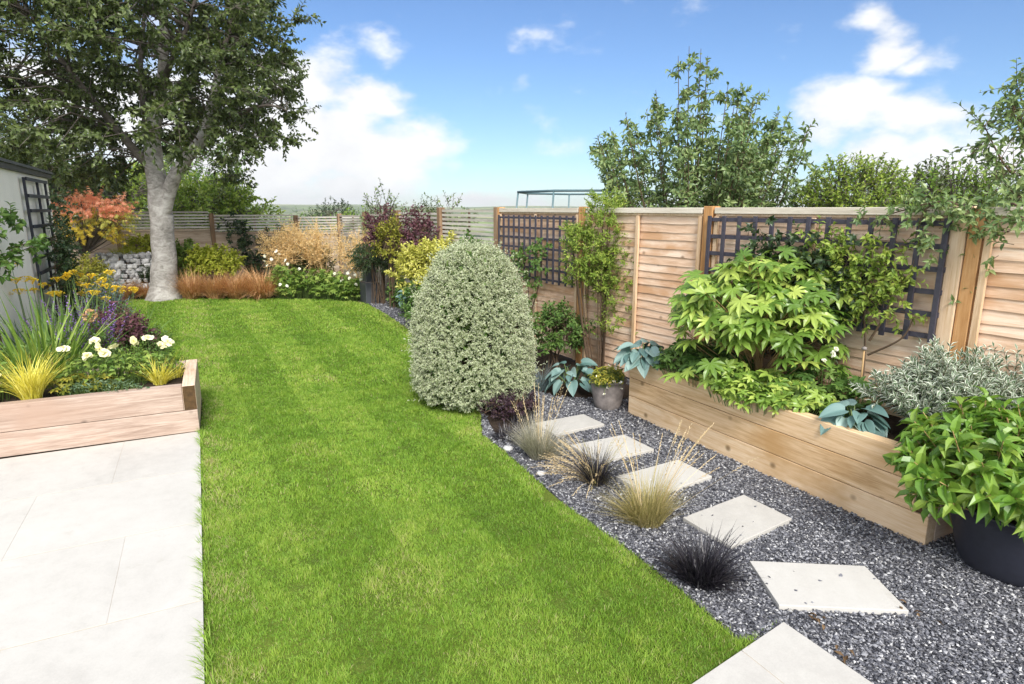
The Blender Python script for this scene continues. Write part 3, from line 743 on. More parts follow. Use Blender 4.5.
# ------------------------------------------------------------------ big silver barked tree
def limb_curve(pts, n=5):
    pts = np.asarray(pts, float); out = []
    for i in range(len(pts) - 1):
        p0 = pts[max(i - 1, 0)]; p1, p2 = pts[i], pts[i + 1]; p3 = pts[min(i + 2, len(pts) - 1)]
        for q in np.linspace(0, 1, n, endpoint=False):
            out.append(.5 * ((2 * p1) + (p2 - p0) * q + (2 * p0 - 5 * p1 + 4 * p2 - p3) * q * q + (3 * p1 - p0 - 3 * p2 + p3) * q ** 3))
    out.append(pts[-1]); return np.array(out)
def big_tree():
    O = np.array([-7.12, 12.6, 0.0])
    t = thing('silver_tree', 'tall tree with a silver grey trunk standing at the far edge of the lawn', 'tree', tuple(O))
    G = Geo()
    main = limb_curve([(-7.13, 12.6, -.1), (-7.10, 12.6, .15), (-7.05, 12.6, .6), (-7.0, 12.6, 1.3), (-6.97, 12.58, 2.0), (-6.97, 12.55, 2.6), (-6.93, 12.5, 3.2), (-6.70, 12.45, 3.75), (-6.55, 12.5, 4.5), (-6.50, 12.6, 5.6), (-6.7, 12.6, 7.0)], 4)
    zr = np.array([-.1, .1, .35, .9, 1.6, 2.2, 2.7, 3.3, 4.5, 6, 7.1]); rr = np.array([.40, .32, .25, .22, .205, .19, .165, .13, .10, .06, .02])
    G.tube(main, np.interp(main[:, 2], zr, rr), 20, wob=.05)
    V = G.V[0]; V += .012 * np.sin(V[:, [2, 0, 1]] * 9.0)
    limbs = [([(-6.92, 12.56, 1.70), (-6.62, 12.5, 2.35), (-6.25, 12.42, 2.77), (-5.89, 12.35, 3.14), (-5.57, 12.3, 3.9), (-5.41, 12.3, 4.4), (-5.14, 12.4, 5.3), (-5.0, 12.5, 6.1)], .15, .03),
             ([(-6.98, 12.55, 2.5), (-7.2, 12.4, 2.85), (-7.43, 12.2, 3.3), (-7.84, 12.0, 4.0), (-8.3, 11.9, 4.8), (-8.7, 11.9, 5.6)], .10, .02),
             ([(-6.93, 12.5, 3.1), (-7.15, 12.75, 3.6), (-7.35, 13.1, 4.4), (-7.4, 13.5, 5.4), (-7.3, 13.7, 6.4)], .09, .02),
             ([(-6.62, 12.46, 4.0), (-6.3, 12.2, 4.35), (-5.95, 12.0, 4.7), (-5.5, 11.8, 5.4), (-5.3, 11.7, 6.2)], .07, .015),
             ([(-7.30, 12.3, 3.1), (-8.0, 12.4, 3.4), (-8.8, 12.6, 3.9), (-9.6, 12.7, 4.3)], .06, .015),
             ([(-5.75, 12.33, 3.5), (-5.2, 12.3, 3.55), (-4.6, 12.3, 3.7), (-4.2, 12.2, 3.6)], .05, .012)]
    S = Geo(); LP = [main[main[:, 2] > 3.0]]
    for pts, r0, r1 in limbs:
        c = limb_curve(pts, 5); LP.append(c[4:])
        if r0 > .12: G.tube(c[:26], np.interp(np.arange(26), [0, 6, 14, 26], [.135, .125, .10, .05]), 12, wob=.06); c = c[25:]; S.tube(c, np.linspace(.05, r1, len(c)), 8)
        else: S.tube(c, np.linspace(r0, r1, len(c)), 10, wob=.08)
    LP = np.concatenate(LP)
    G.obj('trunk', M['bark'], t, org=O, smooth=True)
    # clumps of twigs through the crown
    r = np.random.default_rng(5); cl = []
    cen = np.array([-7.15, 12.5, 4.75]); rad = np.array([3.05, 2.9, 2.75])
    while len(cl) < 430:
        u = r.uniform(-1, 1, 3); q = np.abs(u) ** 2.3
        if not (.10 < q.sum() < 1): continue
        p = cen + u * rad
        if p[2] < 2.15 + .25 * r.random(): continue
        if p[2] < 3.2 and abs(p[0] + 6.6) < .85 and abs(p[1] - 12.5) < 1.8: continue
        if p[2] < 4.3 and -7.4 < p[0] < -5.5 and p[1] < 12.7 and r.random() < .7: continue
        if all(np.sum((p - c) ** 2) > .095 for c in cl): cl.append(p)
    cl = np.array(cl)
    d2 = ((cl[:, None] - LP[None]) ** 2).sum(-1) + 1.2 * np.maximum(0, LP[None, :, 2] - cl[:, None, 2] + .2) ** 2
    nb = LP[np.argmin(d2, 1)]
    mid = (nb + cl) / 2 + r.normal(size=cl.shape) * .16 + np.array([0, 0, .14])
    dist = np.linalg.norm(cl - nb, axis=1); br = .006 + .007 * np.clip(dist, 0, 2)
    S.sticks(nb, mid, br, br * .7, 5); S.sticks(mid, cl, br * .7, .006, 4)
    k = 10
    tp = np.repeat(cl, k, 0); td = nrm(np.repeat(nrm(cl - nb), k, 0) * .45 + r.normal(size=(len(tp), 3)) * np.array([.8, .8, .55]) + np.array([0, 0, -.12]))
    ln = r.uniform(.28, .62, len(tp))
    S.sticks(tp, tp + td * ln[:, None], .005, .002, 3)
    S.obj('branches', M['limb'], t, org=O, smooth=True)
    C = Geo(); twig_leaves(C, T4, tp, td, ln, 15, .12, .066, 60, .5, .25)
    hang = cl[(cl[:, 2] < 3.2) & (np.abs(cl[:, 0] + 7.15) > 1.2)]
    hp = np.repeat(hang, 3, 0); hd = nrm(r.normal(size=hp.shape) * .5 + np.array([0, 0, -.75]))
    twig_leaves(C, T4, hp, hd, r.uniform(.3, .6, len(hp)), 9, .13, .072, 50, .4, .3)
    C.obj('crown', M['tree'], t, org=O)
big_tree()

# ------------------------------------------------------------------ trees and shrubs outside the fence
def bushy_tree(name, label, loc, rx, ry, z0, z1, ntw, m, L, W, mat, seed, tl=.5, group=None, amp=.25, freq=3.2, upb=.45, zmin=-.6, inner=.4, T=T4, nst=12, trunk=.06, spikes=0):
    t = thing(name, label, 'tree', loc, 0, group)
    c = np.array([0, 0, (z0 + z1) / 2]); rz = (z1 - z0) / 2
    d = sphere_dirs(ntw, zmin); r = lobes(d, 7, amp, freq, seed) * (inner + (1 - inner) * rng.random(ntw) ** .5)
    p = c + d * r[:, None] * np.array([rx, ry, rz]); dd = nrm(d * .7 + np.array([0, 0, upb]) + rng.normal(size=(ntw, 3)) * .35)
    ln = tl * (.6 + .8 * rng.random(ntw))
    if spikes:
        top = np.argsort(-(d[:, 2] + .6 * rng.random(ntw)))[:spikes]; ln[top] *= 1.8; dd[top] = nrm(dd[top] * .4 + np.array([0, 0, 1.0]))
    p -= dd * (ln * .6)[:, None]
    G = Geo(); twig_leaves(G, T, p, dd, ln, m, L, W, 55, .4, .12); G.obj('crown', M[mat], t)
    S = Geo(); S.sticks(p, p + dd * ln[:, None], .007, .003, 3)
    fork = np.array([0, 0, max(.3, z0 * .9)])
    S.tube([(0, 0, -.2), (0.02, 0, fork[2] * .5), tuple(fork)], [trunk * 1.2, trunk, trunk * .9], 8)
    dk = sphere_dirs(nst, -.1); knee = c + dk * np.array([rx, ry, rz]) * .45
    S.sticks(np.repeat(fork[None], nst, 0), knee, trunk * .5, trunk * .25, 5)
    near = np.argmin(((p[:, None] - knee[None]) ** 2).sum(-1), 1); pick = rng.random(ntw) < min(1, 250 / ntw)
    S.sticks(knee[near[pick]], p[pick], trunk * .22, .006, 3)
    S.obj('trunk', M['limb'], t)
    return t
# big loose shrub tree behind the right fence: many upright shoots
def upright_tree():
    loc = np.array([3.2, 11.0, 0.0])
    t = thing('leafy_tree', 'loose bushy tree with upright shoots rising behind the right fence', 'tree', tuple(loc))
    r = np.random.default_rng(8); S = Geo(); C = Geo(); tp, td, tln = [], [], []
    n = 62
    for i in range(n):
        az = r.random() * 6.28; q = math.sqrt((i + .5) / n)
        ex, ey = math.cos(az) * q * 2.1, math.sin(az) * q * 1.6
        hmax = 3.95 - 1.35 * q ** 1.6 + r.normal() * .16
        if i < 3: hmax = 4.45 - .12 * i; ex = -.25 + .1 * i
        a = np.array([ex * .12, ey * .12, .2]); e = np.array([ex, ey, hmax])
        mid = np.array([ex * .7, ey * .7, hmax * .55])
        c = limb_curve([a, (a + mid) / 2 + np.array([0, 0, -.1]), mid, e], 5)
        S.tube(c, np.linspace(.028, .004, len(c)), 5)
        for k in range(5, len(c) - 1):
            f = (k - 5) / (len(c) - 6)
            for _ in range(4):
                d = nrm(r.normal(size=3) * np.array([1, 1, .5]) + np.array([0, 0, .35]))
                tp.append(c[k] + r.normal(size=3) * .03); td.append(d); tln.append((.55 - .36 * f) * (.6 + .6 * r.random()))
        d = c[-1] - c[-5]; tp.append(c[-5]); td.append(nrm(d)); tln.append(np.linalg.norm(d))
    tp, td, tln = np.array(tp), np.array(td), np.array(tln)
    S.sticks(tp, tp + td * tln[:, None], .005, .002, 3)
    twig_leaves(C, T8, tp, td, tln, 8, .125, .055, 58, .35, .22)
    C.obj('crown', M['shrubfar'], t); S.obj('trunk', M['twig'], t)
upright_tree()
bushy_tree('hedge_tree', 'bright yellow green bushy tree top showing above the right fence trellis', (5.3, 9.8, 0), .85, .7, .8, 2.60, 900, 9, .085, .042, 'chartgreen', 21, .26)
bushy_tree('hedge_tree', 'dull dark bush top above the right fence, between bright bush and overhanging tree', (6.55, 9.9, 0), .95, .7, .8, 2.45, 700, 9, .09, .045, 'tree', 22, .26)
bushy_tree('hedge_tree', 'mid green shrub top low behind the right fence below the overhanging tree', (6.0, 8.2, 0), 1.1, .6, .6, 2.22, 700, 9, .085, .045, 'fresh', 23, .32)
bg = 'trees beyond the back fence'
for i, (x, y, rx, z0, z1, mat, lab) in enumerate([
        (-15.2, 17.6, 1.9, .6, 4.4, 'tree', 'dark dense tree beyond the back fence, behind the white outbuilding roof'),
        (-12.6, 17.2, 1.7, .5, 3.9, 'dark', 'very dark tree beyond the back fence above the orange maple'),
        (-11.2, 18.6, 1.7, .4, 3.2, 'chartgreen', 'light green tree beyond the back fence just left of the silver trunk'),
        (-8.5, 18.2, 1.3, .4, 2.9, 'chartgreen', 'light green rounded tree beyond the back fence just right of the silver trunk'),
        (-18.0, 22.0, 2.6, .5, 5.2, 'mid', 'mid green tree far beyond the outbuilding at the left'),
        (-12.0, 23.0, 2.4, .5, 4.4, 'mid', 'mid green tree far beyond the back fence under the big crown')]):
    bushy_tree('background_tree', lab, (x, y, 0), rx, rx * .9, z0, z1, 520, 10, .16, .085, mat, 30 + i, .55, bg)
for i, (x, y, h, w, mat, lab) in enumerate([(-9.6, 26.0, 1.75, 2.0, 'mid', 'low green hedge bush beyond the back fence next to the light green tree'),
                                      (-7.2, 27.0, 1.62, 1.5, 'fresh', 'small light green bush in the valley above the back fence'),
                                      (-12.5, 45.0, 2.6, 2.2, 'dark', 'small dark bush far off in the valley, first right of the silver tree'),
                                      (-16.5, 60.0, 1.9, 5.0, 'mid', 'wide hazy hedge far off in the valley'),
                                      (-9.0, 62.0, 1.7, 6.0, 'mid', 'long low hedge far off above the golden oat grass')]):
    bushy_tree('valley_bush', lab, (x, y, -1.0), w, w * .7, .2, h + 1.0, 260, 9, .16, .09, mat, 60 + i, .5)

# overhanging tree at the right, leafy sprays leaning in over the fence
def overhang():
    O = np.array([5.6, 6.2, 0.0]); t = thing('overhanging_tree', 'thin branched tree leaning in over the fence at the right edge', 'tree', tuple(O))
    S = Geo(); C = Geo(); r = np.random.default_rng(4)
    S.tube(limb_curve([(5.6, 6.2, -.1), (5.55, 6.2, 1.2), (5.5, 6.2, 2.0), (5.6, 6.2, 3.0)], 4), np.linspace(.07, .03, 13), 8)
    tp, td, tl = [], [], []
    arms = [[(5.52, 6.2, 1.9), (5.2, 6.15, 2.15), (4.9, 6.1, 2.45), (4.65, 6.1, 2.75)], [(5.5, 6.2, 1.7), (5.0, 6.1, 1.95), (4.6, 6.0, 2.2), (4.35, 6.0, 2.55)], [(5.5, 6.2, 2.2), (5.4, 6.1, 2.6), (5.2, 6.0, 2.95), (5.05, 6.0, 3.2)],
            [(5.5, 6.2, 1.6), (5.1, 5.9, 1.85), (4.75, 5.7, 1.95), (4.45, 5.6, 1.9)], [(5.5, 6.2, 2.4), (5.1, 6.3, 2.5), (4.95, 6.3, 2.7), (4.8, 6.3, 3.0)], [(5.5, 6.1, 1.8), (5.2, 5.7, 1.9), (4.9, 5.4, 2.1), (4.7, 5.2, 2.2)]]
    for a in arms:
        c = limb_curve(a, 6); S.tube(c, np.linspace(.022, .004, len(c)), 5)
        for k in range(4, len(c)):
            for _ in range(4):
                tp.append(c[k]); td.append(nrm(r.normal(size=3) + np.array([-.3, -.1, .15]))); tl.append(r.uniform(.15, .42))
    tp, td, tl = np.array(tp), np.array(td), np.array(tl)
    S.sticks(tp, tp + td * tl[:, None], .004, .0015, 3); twig_leaves(C, T8, tp, td, tl, 7, .085, .036, 55, .4, .2)
    C.obj('crown', M['shrubfar'], t, org=O); S.obj('trunk', M['twig'], t, org=O)
overhang()

def trampoline():
    t = thing('trampoline', 'blue grey trampoline safety frame showing above the fence', 'trampoline', (1.75, 14.2, 0))
    n = 8; an = np.arange(n + 1) * 2 * PI / n + .2; rr = 1.65
    Geo().tube([(rr * math.cos(a), rr * math.sin(a), 2.16) for a in an], .026, 8, cap=False).obj('top_ring', M['ringmetal'], t, smooth=True)
    Geo().tube([(rr * math.cos(a), rr * math.sin(a), .75) for a in np.linspace(0, 6.283, 33)], .03, 8, cap=False).obj('base_ring', M['ringmetal'], t, smooth=True)
    Geo().lathe([(0.001, .74), (1.62, .74), (1.62, .725), (.001, .725)], 32).obj('jumping_mat', M['slate'], t)
    for a in an[:-1]:
        x, y = rr * math.cos(a), rr * math.sin(a)
        Geo().tube([(x, y, -.05), (x, y, .8), (x * 1.05, y * 1.05, 1.4), (x, y, 2.15)], .020, 7).obj('pole', M['ringmetal'], t, smooth=True)
trampoline()

# ------------------------------------------------------------------ right hand planting
def topiary():
    loc = (-.37, 5.72, 0)
    t = thing('topiary_shrub', 'large clipped dome shrub with small cream edged leaves beside the lawn', 'shrub', loc)
    G = Geo(); n = 8200
    d = sphere_dirs(n, -.75)
    z = d[:, 2]
    # dome: widest low down, narrowing to a rounded top
    hz = .06 + (z + .75) / 1.75 * 1.42
    prof_z = np.array([.0, .06, .15, .28, .6, .95, 1.2, 1.37, 1.46, 1.50]); prof_r = np.array([.44, .50, .56, .588, .575, .515, .425, .31, .19, .03])
    rad = np.interp(hz, prof_z, prof_r) * (.90 + .13 * rng.random(n)) * lobes(d, 8, .025, 7, 3) * lobes(d, 6, .025, 3, 9)
    ph = np.arctan2(d[:, 1], d[:, 0]); p = np.stack([rad * np.cos(ph), rad * np.sin(ph), hz], -1)
    sl = np.interp(hz, [.0, .4, .8, 1.2, 1.5], [-.35, -.05, .25, .7, 1.6])
    out = nrm(np.stack([np.cos(ph), np.sin(ph), sl], -1)); dd = nrm(out + np.array([0, 0, .3]) + rng.normal(size=(n, 3)) * .35)
    ln = .045 + .05 * rng.random(n) ** 2 + .10 * (rng.random(n) < .03); p -= out * .05
    twig_leaves(G, TV, p, dd, ln, 7, .036, .016, 58, .45, .1, 0, .42)
    G.obj('foliage', M['pitto'], t)
    C = Geo(); C.lathe([(r * .86, z) for z, r in zip(prof_z, prof_r)], 24)
    S = Geo(); S.tube([(0, 0, -.05), (.01, 0, .3), (0, .01, .7)], [.04, .035, .02], 7)
    m = 260; dk = sphere_dirs(m, -.6); hz = .1 + (dk[:, 2] + .6) / 1.6 * 1.2
    rr = np.interp(hz, prof_z, prof_r) * .85; ph = np.arctan2(dk[:, 1], dk[:, 0])
    S.sticks(np.stack([np.zeros(m), np.zeros(m), hz * .6], -1), np.stack([rr * np.cos(ph), rr * np.sin(ph), hz], -1), .009, .003, 4)
    S.obj('stems', M['twig'], t)
    # dense inner leaves that close the view through
    I = Geo(); k = 5200; dk = sphere_dirs(k, -.7); hz = .06 + (dk[:, 2] + .7) / 1.7 * 1.36; rr = np.interp(hz, prof_z, prof_r) * (.55 + .33 * rng.random(k)); ph = np.arctan2(dk[:, 1], dk[:, 0])
    pp = np.stack([rr * np.cos(ph), rr * np.sin(ph), hz], -1)
    I.inst(T4, pp, rng.normal(size=(k, 3)), nrm(np.stack([np.cos(ph), np.sin(ph), .4 * np.ones(k)], -1)) + rng.normal(size=(k, 3)) * .4, np.stack([np.full(k, .035), np.full(k, .06), np.full(k, .05)], -1))
    I.obj('inner_foliage', M['mid'], t)
topiary()

# slender upright bamboo-like shrub against the fence
def slim_shrub():
    O = np.array([1.0, 6.72, 0.0]); t = thing('nandina_shrub', 'tall slender shrub of bare canes topped with light green leaves against the fence', 'shrub', tuple(O))
    S = Geo(); C = Geo(); r = np.random.default_rng(2); tp, td, tl = [], [], []
    for (ex, ey, h, w, zlow, dens) in [(-.30, .05, 1.58, .18, .92, 240), (-.02, .02, 1.93, .21, .92, 330), (.33, -.02, 1.50, .24, .40, 380), (.10, .1, 1.30, .20, .75, 180)]:
        for k in range(6):
            a = r.random() * 6.28; o = np.array([math.cos(a), math.sin(a), 0]) * w * .5 * r.random()
            b = np.array([ex * .35, ey, 0]) + o * .5; e = np.array([ex, ey, h * (.8 + .2 * r.random())]) + o
            c = limb_curve([b, b * .6 + e * .4 - [0, 0, .05], e * .8 + b * .2, e], 4); S.tube(c, np.linspace(.008, .003, len(c)), 5)
        for k in range(dens):
            f = r.random() ** .8; z = zlow + (h - zlow) * f
            a = r.random() * 6.28; q = w * (1 - .55 * f ** 2) * math.sqrt(r.random()) * 1.05
            tp.append((ex * (.6 + .4 * f) + math.cos(a) * q, ey + math.sin(a) * q, z)); td.append(nrm(np.array([math.cos(a), math.sin(a), .8]) + r.normal(size=3) * .4)); tl.append(r.uniform(.08, .16))
    tp, td, tl = np.array(tp), np.array(td), np.array(tl)
    S.sticks(tp, tp + td * tl[:, None], .0018, .0008, 3)
    twig_leaves(C, T8, tp, td, tl, 10, .046, .017, 50, .35, .15)
    C.obj('foliage', M['chartgreen'], t); S.obj('stems', M['twig'], t)
slim_shrub()
shrub('garden_shrub', 'mid green bushy shrub between the clipped dome and the slender cane shrub', 'shrub', (.50, 6.95, 0), .40, .30, .05, .82, 260, 9, .06, .026, 'mid', T8, .14, seed=3)
def climber(name, label, pts, n, L, W, mat, seed, spread=.16, tl=.14, m=8, T=T8, stem='twig', normal=(-.847, -.531, 0), zmin=0):
    """a climber: woody stems along pts on a wall or trellis, leafy twigs about them"""
    pts = [np.asarray(p, float) for p in pts]; O = np.array([*pts[0][0][:2], 0.0])
    t = thing(name, label, 'climber', tuple(O)); r = np.random.default_rng(seed); S = Geo(); C = Geo(); P = []
    for q in pts:
        c = limb_curve(q, 6); S.tube(c, np.linspace(.009, .003, len(c)), 5); P.append(c[2:])
    P = np.concatenate(P); P = P[P[:, 2] >= zmin]; tp = P[r.integers(0, len(P), n)]
    nn = np.asarray(normal, float)
    off = r.normal(size=(n, 3)) * spread; off -= nn * (off @ nn)[:, None]; off += nn * (np.abs(r.normal(size=n)) * spread * .5)[:, None]
    tp = tp + off
    td = nrm(nn * .5 + r.normal(size=(n, 3)) * .6 + np.array([0, 0, .15])); tl_ = r.uniform(.5, 1.3, n) * tl
    S.sticks(tp - td * .02, tp + td * tl_[:, None], .0025, .001, 3); twig_leaves(C, T, tp, td, tl_, m, L, W, 55, .4, .2)
    C.obj('foliage', M[mat], t, org=O); S.obj('stems', M[stem], t, org=O)
    return t
climber('climber', 'dark leaved climber on the lower part of the far trellis', [[fp(.9, .14, 0), fp(.92, .12, .5), fp(.85, .11, .95), fp(.7, .1, 1.25)], [fp(.92, .13, .4), fp(1.15, .12, .9), fp(1.2, .11, 1.3)]], 90, .06, .034, 'mid', 4, .08)
climber('climber', 'dark leaved climber sprawling over the left half of the planter trellis', [[fp(4.6, .16, .5), fp(4.6, .14, .9), fp(4.45, .12, 1.25), fp(4.35, .12, 1.4)], [fp(4.6, .15, .6), fp(4.85, .14, 1.0), fp(5.0, .12, 1.3)], [fp(4.6, .15, .8), fp(4.7, .14, 1.1), fp(4.75, .12, 1.42)]], 300, .062, .036, 'dark', 5, .12, zmin=.85)
climber('climber', 'light green jasmine like climber on the right half of the planter trellis', [[fp(5.25, .16, .5), fp(5.2, .14, 1.0), fp(5.05, .12, 1.4), fp(4.9, .12, 1.5)], [fp(5.25, .15, .9), fp(5.35, .14, 1.2), fp(5.25, .12, 1.5)], [fp(5.25, .15, .8), fp(5.45, .14, .95), fp(5.5, .12, 1.1)]], 170, .055, .024, 'chartgreen', 6, .075, zmin=1.12)
climber('climber', 'grey green creeper trailing over the fence top at the right edge', [[fp(5.75, -.1, 1.0), fp(5.72, -.08, 1.6), fp(5.6, .04, 1.84), fp(5.3, .1, 1.78), fp(5.15, .12, 1.7)], [fp(5.7, -.08, 1.6), fp(5.9, .05, 1.83), fp(6.0, .12, 1.72), fp(5.85, .13, 1.62)], [fp(5.7, -.08, 1.7), fp(5.5, .1, 1.82), fp(5.45, .13, 1.6)]], 100, .058, .026, 'shrubfar', 7, .07)

def hosta(label, loc, n, L, pet, group='blue grey hostas'):
    t = thing('hosta', label, 'hosta', loc, 0, group)
    S = Geo(); az = np.arange(n) * 2.4 + rng.normal(size=n) * .3; q = np.sqrt(np.linspace(.05, 1, n))
    C = S.arcs(np.zeros((n, 3)), az, .1 + .75 * q, .45 * q, pet * (1.05 - .25 * q) * rng.uniform(.85, 1.1, n), .008, 5, .8)
    tip = C[:, -1]; az = az + rng.normal(size=n) * .35
    d = np.stack([np.cos(az), np.sin(az), .15 - .75 * q + rng.normal(size=n) * .22], -1)
    S.obj('stems', M['stem'], t)
    for i in range(n):
        G = Geo(); s = L * rng.uniform(.7, 1.15)
        G.inst(T_HOSTA, tip[i:i + 1], d[i:i + 1], np.array([[np.cos(az[i]) * .35 - .1, np.sin(az[i]) * .35 - .2, 1.0]]) + rng.normal(size=(1, 3)) * .25, np.array([[s * .68, s, s]]), np.array([.1 + .8 * rng.random()]))
        G.obj('leaf', M['hosta'], t, smooth=True)
hosta('blue grey hosta growing in soil behind the small grey pot', (.60, 6.02, 0), 38, .155, .30)
hosta('blue grey hosta spilling over the far left end of the timber planter', (1.12, 5.22, .47), 44, .15, .20)
hosta('blue grey hosta leaning over the planter edge at the pale silver shrub', (2.13, 3.66, .45), 26, .15, .16)
tuft('fescue_tuft', 'small blue grey grass tuft tucked behind the clipped dome shrub', 'grass', (.30, 6.05, 0), 260, .34, .004, 'blue', (.1, .9), (.2, .7), .05)

def fatsia():
    O = (1.93, 4.72, .45); t = thing('fatsia_shrub', 'broad shrub with big glossy hand shaped leaves in the timber planter', 'shrub', O)
    r = np.random.default_rng(12); S = Geo()
    for (x, y, z) in [(.0, 0, .5), (-.3, .1, .45), (.3, -.05, .42), (-.12, -.2, .45), (.15, .2, .55)]:
        c = limb_curve([(x * .1, y * .1, -.05), (x * .45, y * .45, z * .55), (x, y, z)], 5); S.tube(c, np.linspace(.02, .011, len(c)), 6)
    n = 390; P, Y, Nn, Sz, pet = [], [], [], [], []
    for i in range(n):
        a = r.random() * 6.28; q = math.sqrt(r.random()); f = r.random()
        x, y = math.cos(a) * q * .68, math.sin(a) * q * .58
        z = .92 - .38 * q ** 2.2 + r.normal() * .06 - (.15 + .3 * r.random() if f < .36 else 0)
        P.append((x, y, z)); b = a + r.normal() * .7; Y.append((math.cos(b), math.sin(b), -.05 - .2 * q + r.normal() * .25)); Nn.append((math.cos(a) * .4 + r.normal() * .28 - .2, math.sin(a) * .4 + r.normal() * .28 - .35, 1.0)); Sz.append(r.uniform(.10, .17))
        pet.append((x * .3, y * .3, z - .32 * (.5 + .5 * q)))
    P = np.array(P); S.sticks(np.array(pet), P, .004, .003, 4); S.obj('stems', M['cane'], t, smooth=True)
    Sz = np.array(Sz)
    G = Geo(); G.inst(T_FATSIA, P, np.array(Y), np.array(Nn), np.stack([Sz, Sz, Sz], -1), np.clip(.15 + .8 * (P[:, 2] - .45) / .55 + r.normal(size=n) * .2, 0, 1) * .0 + r.random(n)); G.obj('foliage', M['fatsia'], t)
fatsia()
def leafy_cover(name, label, cat, loc, boxes, n, T, L, mat, group=None, wf=1.0, stem='stem', fl=None, flmat='white_fl', seed=3, tilt=.45):
    """a low leafy perennial: leaves on short stalks spread over the given ellipses (x, y, rx, ry, height)"""
    t = thing(name, label, cat, loc, 0, group); r = np.random.default_rng(seed); G = Geo(); S = Geo()
    P = []
    for (x, y, rx, ry, h) in boxes:
        k = max(4, int(n * rx * ry / sum(b[2] * b[3] for b in boxes))); a = r.random(k) * 6.28; q = np.sqrt(r.random(k))
        P.append(np.stack([x + np.cos(a) * q * rx, y + np.sin(a) * q * ry, h * (1 - .5 * q ** 2) * (.45 + .55 * r.random(k) ** .6)], -1))
    P = np.concatenate(P); k = len(P); a = r.random(k) * 6.28
    Y = np.stack([np.cos(a), np.sin(a), r.normal(size=k) * .3 - .1], -1); Nn = np.stack([np.zeros(k) - .1, np.zeros(k) - .2, np.ones(k)], -1) + r.normal(size=(k, 3)) * tilt
    s = L * r.uniform(.6, 1.2, k); G.inst(T, P, Y, Nn, np.stack([s * wf, s, s], -1)); G.obj('foliage', M[mat], t)
    b = P.copy(); b[:, :2] = b[:, :2] * .85 + .15 * P[:, :2].mean(0); b[:, 2] = 0
    S.sticks(b, P, .0025, .0015, 3); S.obj('stems', M[stem], t)
    if fl:
        for (x, y, z, rad, npet) in fl:
            f = Geo(); az = np.arange(npet) * 6.283 / npet + r.random(); d = np.stack([np.cos(az), np.sin(az), np.full(npet, .25)], -1)
            face = np.array([.25, -.6, .75]) + r.normal(size=3) * .4; face /= np.linalg.norm(face)
            e1 = nrm(np.cross(face, [0, 0, 1.])); e2 = np.cross(face, e1)
            dw = d[:, :1] * e1 + d[:, 1:2] * e2 + d[:, 2:] * face
            f.inst(TP, np.repeat([[x, y, z]], npet, 0), dw + r.normal(size=(npet, 3)) * .22, np.repeat([face], npet, 0) + r.normal(size=(npet, 3)) * .45, np.array([rad * 1.2, rad, rad * 1.2]) * r.uniform(.75, 1.15, (npet, 1)))
            if npet > 5: f.inst(TP, np.repeat([[x, y, z]], 4, 0), dw[:4] + face * .7 + r.normal(size=(4, 3)) * .25, np.repeat([face], 4, 0) + r.normal(size=(4, 3)) * .6, np.array([rad * .9, rad * .65, rad]))
            ff = f.obj('flower', M[flmat], t)
            Geo().lathe([(.001, 0), (rad * .12, .002), (rad * .10, .005), (.001, .006)], 8).add(np.zeros((3, 3)), [(0, 1, 2)]).obj('flower_centre', M['yellow_fl'], ff, loc=(x + face[0] * rad * .2, y + face[1] * rad * .2, z + face[2] * rad * .2))
            s2 = Geo(); s2.sticks([[x * .9, y * .9, 0]], [[x, y, z]], .002, .0015, 4); s2.obj('flower_stem', M['stem'], t)
    return t
leafy_cover('anemone_plant', 'leafy green perennial clump filling the planter beside the far hosta', 'plant', (1.53, 4.86, .45), [(0, 0, .34, .30, .34), (.1, -.2, .28, .25, .30), (-.12, .12, .22, .2, .3)], 330, T_ANEM, .085, 'mid', seed=5)
leafy_cover('anemone_plant', 'lime tinted leafy perennial drooping over the planter edge below the big hand shaped leaves', 'plant', (1.78, 4.28, .42), [(0, 0, .34, .24, .26), (.18, -.22, .24, .22, .24), (-.15, .12, .22, .22, .3), (.02, -.12, .25, .2, .18)], 330, T_ANEM, .088, 'fatsia', seed=6)
leafy_cover('anemone_plant', 'dark leafy perennial with a few small white flowers under the planter trellis', 'plant', (2.2, 4.3, .45), [(0, 0, .28, .26, .3), (.15, -.2, .22, .2, .22)], 130, T_ANEM, .08, 'mid', seed=7, fl=[(.02, -.12, .37, .022, 6), (-.05, -.15, .33, .018, 6), (.05, -.1, .40, .02, 6)])
shrub('silver_shrub', 'silvery variegated shrub at the near end of the timber planter', 'shrub', (2.62, 3.60, .40), .41, .34, .0, .55, 600, 12, .062, .021, 'silver', TV, .15, seed=9, a1=.42, upb=.6, inner=.35, amp=.22)
shrub('silver_shrub', 'second silvery variegated shrub against the fence at the right edge', 'shrub', (3.05, 3.45, .0), .42, .34, .25, 1.02, 330, 12, .060, .017, 'silver', TV, .15, seed=19, a1=.42, upb=.6, inner=.35, amp=.22)
# cane with a small cap
t = thing('garden_cane', 'thin bamboo cane with a small cap standing in the timber planter', 'cane', (2.40, 4.12, .45))
Geo().tube([(0, 0, -.1), (.005, 0, .2), (.0, .0, .42)], .006, 8).obj('rod', M['cane'], t, smooth=True)
Geo().lathe([(.001, .435), (.016, .43), (.018, .415), (.007, .41)], 10).obj('cap', M['zinc'], t, smooth=True)

